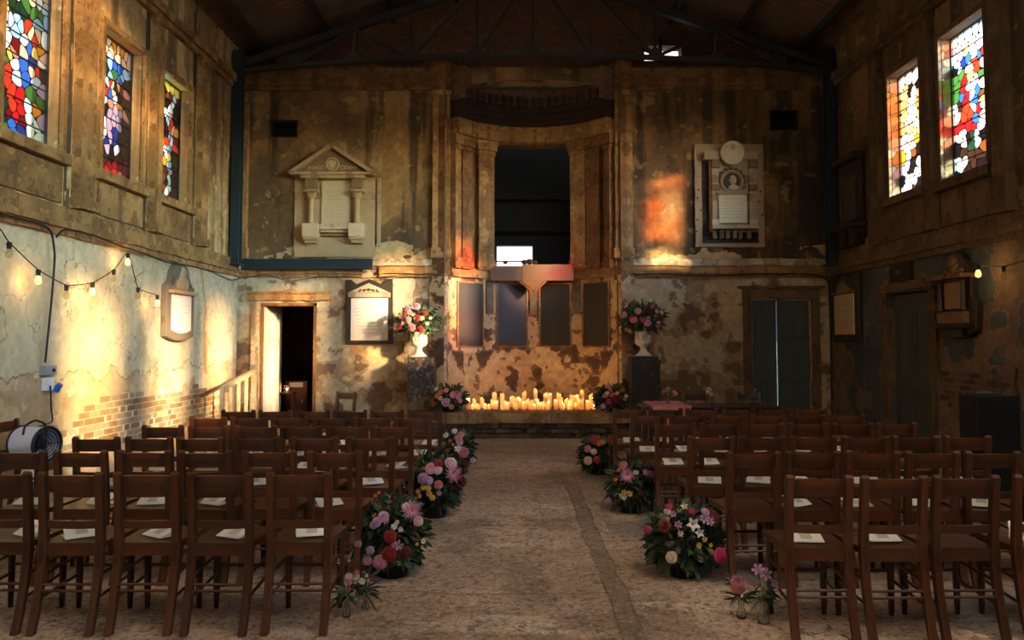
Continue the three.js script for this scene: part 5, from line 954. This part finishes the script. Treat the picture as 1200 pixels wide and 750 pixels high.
const spiky = () => {
  const L = [];
  for (let k = 0; k < 64; k++) {
    const th = k * 2.39996, lift = 1 - k / 64, len = 0.55 + 0.45 * (k / 64) + rr(-0.05, 0.08), c = Math.cos(th), s = Math.sin(th), g = [];
    for (let i = 0; i <= 3; i++) { const t = i / 3, w = 0.05 * (1 - 0.5 * t) * (i ? 1 : 0.4), rho = 0.05 + len * t * (1 - 0.35 * lift), z = 0.1 + 0.75 * lift * t + 0.12 * t * t * (k % 2 ? 1 : -1) * (1 - lift); g.push([[c * rho - s * w, s * rho + c * w, z], [c * rho + s * w, s * rho - c * w, z]]); }
    L.push(g);
  }
  return petalGeo(L);
};
const open5 = () => { const L = []; for (let k = 0; k < 6; k++) { const ph = k / 6 * Math.PI * 2 + rr(-0.1, 0.1), g = []; for (let i = 0; i <= 2; i++) { const s = i - 1, row = []; for (let j = 0; j <= 3; j++) { const t = j / 3, w = 0.55 * Math.sin(Math.PI * (0.15 + 0.7 * t)), rho = 0.1 + 0.9 * t, th = ph + s * w * 0.8; row.push([Math.cos(th) * rho, Math.sin(th) * rho, 0.35 * t - 0.15 * t * t + 0.1 * s * s]); } g.push(row); } L.push(g); } return petalGeo(L); };
const lily = () => { const L = []; for (let k = 0; k < 5; k++) { const ph = k / 5 * Math.PI * 2, g = []; for (let i = 0; i <= 2; i++) { const s = i - 1, row = []; for (let j = 0; j <= 4; j++) { const t = j / 4, w = 0.3 * Math.sin(Math.PI * Math.min(1, 0.1 + 0.88 * t)), rho = 0.08 + 0.9 * t ** 1.5; row.push([Math.cos(ph) * rho - Math.sin(ph) * s * w, Math.sin(ph) * rho + Math.cos(ph) * s * w, 1.1 * t - 0.5 * t ** 3]); } g.push(row); } L.push(g); } return petalGeo(L); };
const berry = () => { const l = []; for (let k = 0; k < 12; k++) l.push(new THREE.IcosahedronGeometry(0.2, 0).translate(rr(-0.7, 0.7), rr(-0.7, 0.7), rr(0, 0.6))); return merge(l.map((g) => { g.deleteAttribute('uv'); g.setAttribute('uv', new THREE.BufferAttribute(new Float32Array(g.attributes.position.count * 2), 2)); g.setAttribute('color', new THREE.BufferAttribute(new Float32Array(g.attributes.position.count * 3).fill(1), 3)); return g; })); };
const BLOOM = { r: [rose(), rose(), rose()], s: [spiky(), spiky()], o: [open5(), open5()], l: [lily()], b: [berry(), berry()] };
const BNAME = { r: 'rose', s: 'chrysanthemum', o: 'blossom', l: 'lily', b: 'berry_cluster' };
const COL = { pink: 0xe0a0ae, blush: 0xecc8bc, lilac: 0xd0a2bc, red: 0xa82014, rust: 0x7c2a16, wine: 0x6a0e1a, hot: 0xd82c66, cream: 0xeedcb8, white: 0xf0e8da, orange: 0xe87a14, yellow: 0xf2bc50, peach: 0xe8a078, mauve: 0xcc8ea6, salmon: 0xd87c70, dusty: 0x8a6a64, green: 0x8a9a4a };
const bloomMat = {};
for (const [k, c] of Object.entries(COL)) bloomMat[k] = new THREE.MeshPhysicalMaterial({ color: c, vertexColors: true, roughness: 0.8, transmission: 0.25, thickness: 0, side: THREE.DoubleSide });
const leafMat = new THREE.MeshPhysicalMaterial({ vertexColors: true, roughness: 0.6, transmission: 0.2, thickness: 0, side: THREE.DoubleSide });
const leafCols = [0x2a4222, 0x1e341c, 0x3a5228, 0x46582e, 0x2c4a34, 0x556236].map((c) => new THREE.Color(c));
// loose leaves: each a bent blade from point a in direction d
function foliage(n, place, len, wid) {
  const pos = [], col = [];
  for (let k = 0; k < n; k++) {
    const { p, d } = place(k), l = len * rr(0.6, 1.3), w = wid * rr(0.6, 1.3), dir = new THREE.Vector3(...d).normalize(), side = new THREE.Vector3(rr(-1, 1), rr(-0.4, 0.4), rr(-1, 1)).cross(dir).normalize(), c = pick(leafCols), droop = rr(0.05, 0.5) * l;
    const pt = (t, s) => { const v = new THREE.Vector3(...p).addScaledVector(dir, l * t).addScaledVector(side, s * w * Math.sin(Math.PI * Math.min(1, t * 0.92 + 0.06))); v.y -= droop * t * t; return [v.x, v.y, v.z]; };
    for (let i = 0; i < 4; i++) { const a = pt(i / 4, -1), b = pt(i / 4, 1), e = pt((i + 1) / 4, 1), f = pt((i + 1) / 4, -1); pos.push(...a, ...b, ...e, ...a, ...e, ...f); for (let q = 0; q < 6; q++) col.push(c.r, c.g, c.b); }
  }
  const g = new THREE.BufferGeometry(); g.setAttribute('position', new THREE.Float32BufferAttribute(pos, 3)); g.setAttribute('color', new THREE.Float32BufferAttribute(col, 3)); g.computeVertexNormals(); return g;
}
const floorAt = (y) => Math.max(y, 0.006);
/* A flower arrangement standing at pos. R: half sizes of its mass, cy: height of the middle of the mass, m: metres for one photograph pixel at its place.
   blooms: [across, up from the middle of the mass (photograph pixels), kind, colour, width in pixels]. */
function arrange(name, label, pos, R, cy, m, blooms, leaves, opt = {}) {
  const o = thing(name, label, 'flowers', pos, 0, opt.group);
  if (opt.pot) mesh('container', lathe([[0.001, 0], [0.1, 0], [0.12, opt.pot], [0.1, opt.pot], [0.001, opt.pot * 0.8]], 16), M.black, o);
  const f = mesh('foliage', foliage(Math.round(leaves * 1.5), () => {
    const a = rr(0, Math.PI * 2), e = Math.asin(rr(-0.85, 1)), k = rr(0.4, 0.86), d = [Math.cos(a) * Math.cos(e), Math.sin(e), Math.sin(a) * Math.cos(e)], len = (opt.len ?? 0.1) * 0.8;
    let y = cy + d[1] * R[1] * k; if (opt.floor) y = Math.max(y, 0.07);
    return { p: [d[0] * R[0] * k, y, d[2] * R[2] * k], d: [d[0] * 0.8 + rr(-0.9, 0.9), d[1] * 0.6 + rr(-0.5, 0.9), d[2] * 0.8 + rr(-0.9, 0.9)] };
  }, opt.len ?? 0.1, opt.wid ?? 0.016), leafMat, o);
  if (opt.floor) { const p = f.geometry.attributes.position; for (let i = 0; i < p.count; i++) p.setY(i, floorAt(p.getY(i))); }
  f.userData.kind = 'stuff';
  const up = new THREE.Vector3(0, 0, 1);
  const stems = [];
  for (const [bx_, by_, kind, col, w] of blooms) {
    const x = bx_ * m, y = by_ * m, s = 1 - (x / (R[0] * 1.12)) ** 2 - (y / (R[1] * 1.12)) ** 2, z = R[2] * Math.sqrt(Math.max(s, 0.25)), b = mesh(BNAME[kind], pick(BLOOM[kind]), bloomMat[col], o), n = new THREE.Vector3(x / R[0] * 0.7, y / R[1] * 0.5 + 0.35, z / R[2] + 0.55).normalize();
    b.position.set(x, cy + y, z * 1.1 + 0.035); b.scale.setScalar(w * m / 2); b.quaternion.setFromUnitVectors(up, n).multiply(new THREE.Quaternion().setFromAxisAngle(up, rr(0, 6)));
    stems.push(rodBetween([x * 0.1, Math.max(opt.root ?? 0.04, 0.02), z * 0.1], [x, cy + y - 0.01, z - 0.01], 0.0025, 0.0025, 4));
  }
  if (stems.length) mm('stems', stems, M.stem, o);
  return o;
}
M.stem = std({ color: 0x33481f, roughness: 0.8 });
const rel = (list, sc0, ox, oy, cx, cy) => list.map(([x, y, k, c, w]) => [ox + x / sc0 - cx, cy - (oy + y / sc0), k, c, w / sc0]);
const AG = 'flower arrangements along the aisle';
{
  const put = (cx, D) => (cx - 600) * D / 942;
  let D = 5.42, m = D / 943;
  arrange('aisle_flowers', 'aisle arrangement with orange sprays, lilac roses and two deep red roses', [put(461, D), 0, -D], [0.24, 0.29, 0.22], 0.27, m, rel([[325, 265, 'r', 'lilac', 70], [285, 297, 'r', 'lilac', 62], [262, 318, 'r', 'mauve', 50], [345, 290, 'o', 'mauve', 46], [308, 552, 'r', 'pink', 92], [222, 547, 'r', 'pink', 64], [150, 450, 'r', 'pink', 64], [245, 478, 'r', 'lilac', 54], [428, 440, 'o', 'mauve', 64], [400, 436, 'r', 'mauve', 40], [375, 385, 'r', 'red', 84], [372, 495, 'r', 'red', 98], [475, 490, 'r', 'wine', 70], [500, 245, 's', 'pink', 150], [545, 308, 'r', 'blush', 66], [465, 215, 'r', 'blush', 56], [400, 325, 'o', 'white', 44], [440, 345, 'o', 'white', 34], [415, 300, 'o', 'cream', 32], [530, 370, 'b', 'wine', 80], [575, 440, 'o', 'cream', 36], [540, 448, 'o', 'yellow', 26], [260, 150, 'o', 'orange', 28], [272, 200, 'b', 'orange', 26], [265, 262, 'b', 'orange', 34], [300, 210, 'b', 'orange', 26], [360, 182, 'b', 'orange', 34], [355, 215, 'b', 'orange', 36], [282, 130, 'o', 'orange', 24], [240, 195, 'b', 'orange', 22], [390, 160, 'o', 'orange', 18], [430, 560, 'b', 'green', 40]], 5.77, 400, 545, 461, 620), 620, { floor: true, pot: 0.16, len: 0.09, wid: 0.018, group: AG });
  arrange('aisle_flowers', 'aisle arrangement with white lilies, a cerise rose and a pink spider bloom', [put(800, D), 0, -D], [0.27, 0.25, 0.22], 0.25, m, rel([[635, 440, 'r', 'hot', 125], [232, 445, 'r', 'cream', 92], [400, 190, 'l', 'white', 120], [445, 250, 'l', 'white', 90], [715, 125, 's', 'mauve', 190], [525, 105, 'r', 'lilac', 70], [545, 170, 'o', 'lilac', 80], [500, 150, 'o', 'lilac', 80], [185, 205, 'r', 'rust', 105], [595, 140, 'r', 'rust', 105], [58, 255, 'r', 'hot', 64], [490, 297, 'o', 'yellow', 44], [440, 342, 'o', 'yellow', 50], [540, 345, 'o', 'yellow', 36], [240, 65, 'r', 'hot', 56], [415, 95, 'r', 'hot', 52], [355, 70, 'l', 'cream', 70], [310, 95, 'l', 'green', 60], [220, 105, 'r', 'cream', 54], [218, 155, 'o', 'peach', 40], [290, 190, 'o', 'mauve', 66], [260, 120, 'o', 'mauve', 60], [300, 255, 'o', 'blush', 50], [275, 385, 'o', 'dusty', 54], [445, 450, 'b', 'dusty', 66], [390, 535, 'b', 'dusty', 44], [745, 330, 'o', 'green', 54], [775, 390, 'b', 'green', 44], [725, 380, 'r', 'wine', 60], [210, 335, 'o', 'dusty', 50]], 7.14, 745, 575, 800, 625), 680, { floor: true, pot: 0.16, len: 0.09, wid: 0.019, group: AG });
  D = 7.2; m = D / 940;
  arrange('aisle_flowers', 'aisle arrangement with pink spider bloom, yellow buttons and a hanging wine rose', [put(509, D), 0, -D], [0.26, 0.32, 0.22], 0.31, m, rel([[455, 395, 's', 'pink', 140], [440, 320, 'r', 'blush', 88], [350, 320, 'r', 'red', 70], [300, 350, 'r', 'pink', 80], [350, 358, 'r', 'blush', 66], [250, 420, 'r', 'lilac', 84], [290, 432, 'r', 'lilac', 60], [358, 460, 'r', 'salmon', 60], [510, 452, 'r', 'wine', 90], [250, 480, 'r', 'yellow', 42], [285, 486, 'r', 'yellow', 42], [292, 523, 'r', 'yellow', 42], [315, 552, 'r', 'yellow', 42], [212, 510, 'r', 'yellow', 36], [220, 542, 'r', 'yellow', 34], [362, 520, 'o', 'pink', 38], [250, 350, 'o', 'orange', 28], [210, 290, 'b', 'orange', 30], [200, 178, 'o', 'pink', 40], [195, 225, 'b', 'green', 44], [470, 325, 'o', 'yellow', 24]], 6.25, 460, 490, 509, 566), 520, { floor: true, pot: 0.16, len: 0.09, wid: 0.018, group: AG });
  D = 7.4; m = D / 940;
  arrange('aisle_flowers', 'aisle arrangement with pink spider bloom, orange buds and a pair of pink roses', [put(739, D), 0, -D], [0.2, 0.24, 0.2], 0.23, m, rel([[420, 385, 's', 'pink', 140], [395, 310, 'r', 'salmon', 66], [485, 360, 'o', 'cream', 44], [570, 365, 'r', 'pink', 52], [612, 382, 'r', 'pink', 60], [388, 510, 'o', 'yellow', 46], [430, 515, 'o', 'yellow', 50], [370, 535, 'o', 'cream', 44], [392, 548, 'o', 'cream', 44], [335, 420, 'l', 'orange', 44], [360, 350, 'o', 'orange', 36], [325, 445, 'o', 'red', 30], [510, 510, 'r', 'wine', 46], [545, 545, 'b', 'green', 50], [485, 405, 'b', 'green', 40]], 6.82, 670, 495, 739, 568), 460, { floor: true, pot: 0.14, len: 0.12, wid: 0.015, group: AG });
  D = 9.5; m = D / 937;
  arrange('aisle_flowers', 'tall aisle arrangement with orange flecks, white stars and pink roses', [put(536, D), 0, -D], [0.2, 0.27, 0.2], 0.27, m, rel([[490, 130, 'r', 'pink', 56], [500, 158, 'r', 'pink', 50], [530, 230, 'r', 'salmon', 76], [490, 205, 'o', 'white', 52], [395, 115, 'r', 'cream', 42], [460, 85, 'r', 'cream', 42], [510, 105, 'r', 'peach', 46], [590, 295, 'o', 'white', 46], [545, 310, 'r', 'wine', 48], [380, 200, 'o', 'orange', 26], [415, 215, 'o', 'orange', 26], [375, 227, 'o', 'orange', 26], [455, 175, 'o', 'orange', 26], [430, 150, 'o', 'orange', 22]], 6.25, 460, 490, 536, 528), 380, { floor: true, pot: 0.14, len: 0.12, wid: 0.016, group: AG });
  arrange('aisle_flowers', 'aisle arrangement with two red roses on top and a cerise rose', [put(700, D), 0, -D], [0.21, 0.23, 0.2], 0.22, m, rel([[180, 115, 'r', 'red', 80], [315, 110, 'r', 'red', 76], [115, 180, 'r', 'pink', 56], [160, 200, 'r', 'blush', 48], [115, 270, 'r', 'blush', 66], [185, 260, 'r', 'hot', 54], [205, 140, 'o', 'orange', 46], [235, 130, 'o', 'peach', 44]], 6.82, 670, 495, 700, 531), 400, { floor: true, pot: 0.14, len: 0.12, wid: 0.016, group: AG });
}
{ // on the step, and in the urns
  const bl = (n, cols, rx, ry, big) => Array.from({ length: n }, () => { const a = rr(0, 6.28), k = Math.sqrt(rnd()) * 0.92; return [Math.cos(a) * k * rx, Math.sin(a) * k * ry + 2, rnd() < 0.7 ? 'r' : 'o', pick(cols), rr(4.5, big)]; });
  const m = 13.2 / 935;
  const a1 = at(526, 466, 13.02), a2 = at(718, 466, 13.02);
  arrange('step_flowers', 'leafy flower arrangement on the step beside the brown plinth', [a1[0], STEP + 0.008, -13.04], [0.32, 0.24, 0.16], 0.22, m, [[-12, 4, 'r', 'orange', 7], [-8, 8, 'r', 'salmon', 6], [-3, -4, 'r', 'pink', 9], [-2, 10, 'r', 'peach', 6], [6, 5, 'r', 'pink', 8], [12, 2, 'r', 'pink', 6], [-17, -6, 'r', 'red', 7], [4, -9, 'r', 'peach', 6], [16, 9, 'o', 'blush', 5], [-14, 11, 'r', 'cream', 5], [9, -3, 'o', 'red', 5], ...bl(7, ['pink', 'orange', 'cream'], 18, 12, 6)], 420, { pot: 0.1, floor: true, len: 0.11, wid: 0.018 });
  arrange('step_flowers', 'dark leafy flower arrangement on the step beside the black plinth', [a2[0], STEP + 0.008, -13.04], [0.32, 0.25, 0.16], 0.23, m, [[0, 2, 'r', 'red', 7], [-6, -4, 'r', 'hot', 7], [4, 6, 'r', 'cream', 4], [-4, 8, 'r', 'orange', 5], [8, 0, 'r', 'red', 5], [-10, 3, 'r', 'salmon', 6], [-12, -9, 'r', 'pink', 6], [10, 9, 'o', 'orange', 6], [2, -3, 'r', 'red', 6], [-8, 13, 'o', 'pink', 6], ...bl(7, ['pink', 'yellow', 'cream', 'salmon'], 16, 12, 5)], 420, { pot: 0.1, floor: true, len: 0.11, wid: 0.018 });
  arrange('urn_flowers', 'airy pink and red flowers in the urn on the brown plinth', [uA[0], uA[1], uA[2]], [0.4, 0.3, 0.3], 0.26, m, [[10, 8, 'r', 'red', 6], [1, 2, 'r', 'red', 8], [4, -11, 'r', 'red', 8], [-14, 6, 'r', 'salmon', 6], [-21, -8, 'r', 'hot', 6], [-1, 16, 'r', 'pink', 9], [-12, 13, 'r', 'pink', 8], [-6, -9, 'r', 'pink', 9], [-10, 0, 'r', 'blush', 8], [-18, 4, 'o', 'peach', 7], [-4, 6, 'o', 'cream', 5], [7, 2, 'o', 'cream', 5], [-16, -4, 'o', 'cream', 5], [16, 2, 'o', 'cream', 4], [-8, 8, 'o', 'blush', 7], ...bl(8, ['cream', 'blush', 'pink'], 24, 16, 6)], 420, { root: 0, len: 0.1, wid: 0.02 });
  arrange('urn_flowers', 'spreading pink and crimson flowers in the urn on the black plinth', [uB[0], uB[1], uB[2]], [0.42, 0.32, 0.3], 0.28, m, [[-10, 8, 'r', 'pink', 8], [3, 9, 'r', 'wine', 8], [-15, -2, 'r', 'salmon', 9], [1, -6, 'r', 'pink', 8], [-4, -3, 'r', 'hot', 6], [2, 0, 'o', 'peach', 5], [14, -6, 'r', 'blush', 5], [6, 20, 'o', 'cream', 6], [7, 12, 'l', 'orange', 6], [-26, 4, 'r', 'pink', 8], [-22, -14, 'o', 'peach', 5], [-18, -16, 'o', 'yellow', 5], [-2, -14, 'o', 'yellow', 5], [10, 2, 'l', 'orange', 5], ...bl(6, ['salmon', 'pink', 'yellow', 'wine'], 26, 16, 6)], 460, { root: 0, len: 0.11, wid: 0.02 });
}
// bud vases
M.vaseGlass = new THREE.MeshPhysicalMaterial({ color: 0xf6faf6, roughness: 0.02, transmission: 1, thickness: 0.004, ior: 1.5 });
const vase = (x, D, h, r, label, yb = 0) => {
  const o = thing('bud_vase', label, 'vase', [x, yb, -D]);
  mesh('glass_body', lathe([[0.001, 0.001], [r, 0.002], [r * 1.05, h * 0.3], [r * 0.6, h * 0.62], [r * 0.5, h * 0.8], [r * 0.68, h], [r * 0.58, h], [r * 0.42, h * 0.8], [r * 0.5, h * 0.62], [r * 0.92, h * 0.3], [r * 0.88, 0.008], [0.001, 0.008]], 20), M.vaseGlass, o);
};
const posy = (x, D, h, label, blooms, leaves, spread, yb = 0, cat) => {
  const o = thing('posy', label, 'flowers', [x, yb, -D]), m = D / 950, stems = [];
  for (const [dx, dy, k, c, w] of blooms) { const b = mesh(BNAME[k], pick(BLOOM[k]), bloomMat[c], o); b.position.set(dx * m, dy * m, rr(-0.01, 0.02)); b.scale.setScalar(w * m / 2); b.rotation.set(-0.5 + rr(-0.3, 0.3), rr(-0.4, 0.4) + dx * 0.02, rr(0, 6)); stems.push(rodBetween([0, 0.012, 0], [0, h, 0], 0.0018, 0.0018, 4), rodBetween([0, h, 0], [dx * m, dy * m, 0], 0.0018, 0.0018, 4)); }
  mm('stems', stems, M.stem, o);
  const f = mesh('foliage', foliage(leaves, () => { const a = rr(0, 6.28), t = rr(0, 1); return { p: [Math.cos(a) * 0.02 * t, h + 0.12 * t * rnd(), Math.sin(a) * 0.02 * t], d: [Math.cos(a) * 0.9, rr(-0.5, 1.1), Math.sin(a) * 0.7] }; }, spread, 0.007), leafMat, o); f.userData.kind = 'stuff';
};
{
  const X = (px, D) => (px - 600) * D / 952;
  vase(X(406, 4.6), 4.6, 0.11, 0.022, 'clear bud vase at a chair foot holding the pink rose posy'); posy(X(406, 4.6), 4.6, 0.11, 'posy of two pink roses and cream blooms in a bud vase', [[5, 30, 'r', 'pink', 11], [3, 41, 'r', 'pink', 9], [11, 47, 'r', 'cream', 8], [2, 47, 'r', 'blush', 8], [18, 42, 'r', 'cream', 8], [12, 52, 'o', 'salmon', 7], [10, 40, 'o', 'cream', 6], [-9, 64, 'b', 'blush', 7], [3, 66, 'o', 'blush', 4]], 46, 0.1);
  vase(X(428, 4.72), 4.72, 0.085, 0.022, 'clear bud vase holding dark berry sprigs beside the aisle'); posy(X(428, 4.72), 4.72, 0.085, 'posy of dark red sprigs and fine grass in a bud vase', [[10, 32, 'b', 'wine', 8], [2, 40, 'o', 'white', 5], [6, 36, 'b', 'rust', 7], [-2, 43, 'o', 'white', 4]], 50, 0.11);
  vase(X(869, 4.58), 4.58, 0.1, 0.026, 'clear bud vase holding the dusty pink bloom'); posy(X(869, 4.58), 4.58, 0.1, 'single dusty pink bloom with long leaves in a bud vase', [[-4, 40, 'r', 'salmon', 20], [-4, 42, 's', 'mauve', 22]], 30, 0.1);
  vase(X(895, 4.5), 4.5, 0.125, 0.033, 'rounded clear bud vase holding lilac blooms'); posy(X(895, 4.5), 4.5, 0.125, 'posy of three lilac blooms in a rounded bud vase', [[-6, 62, 'o', 'lilac', 15], [4, 56, 'o', 'lilac', 15], [12, 46, 'o', 'lilac', 13], [-11, 44, 'o', 'salmon', 6]], 46, 0.09);
  const ty = 0.7505;
  vase(1.98, 10.15, 0.12, 0.025, 'small vase on the pink runner', ty + 0.02); posy(1.98, 10.15, 0.12, 'pink and orange posy on the pink runner', [[0, 17, 'r', 'salmon', 6], [-5, 14, 'o', 'orange', 5], [3, 13, 'o', 'orange', 4], [8, 13, 'r', 'salmon', 7]], 24, 0.09, ty + 0.02);
  vase(2.55, 10.2, 0.12, 0.025, 'small vase at the middle of the signing table', ty); posy(2.55, 10.2, 0.12, 'blush pink posy at the middle of the signing table', [[-4, 17, 'r', 'blush', 7], [-1, 13, 'r', 'blush', 6], [4, 14, 'o', 'salmon', 6], [-6, 13, 'o', 'peach', 4]], 24, 0.09, ty);
  vase(3.05, 10.2, 0.12, 0.025, 'small vase at the double-door end of the signing table', ty); posy(3.05, 10.2, 0.12, 'dark posy with one orange bloom on the signing table', [[4, 17, 'o', 'orange', 5], [-3, 14, 'b', 'wine', 7]], 26, 0.09, ty);
}
renderer.render(scene, camera);
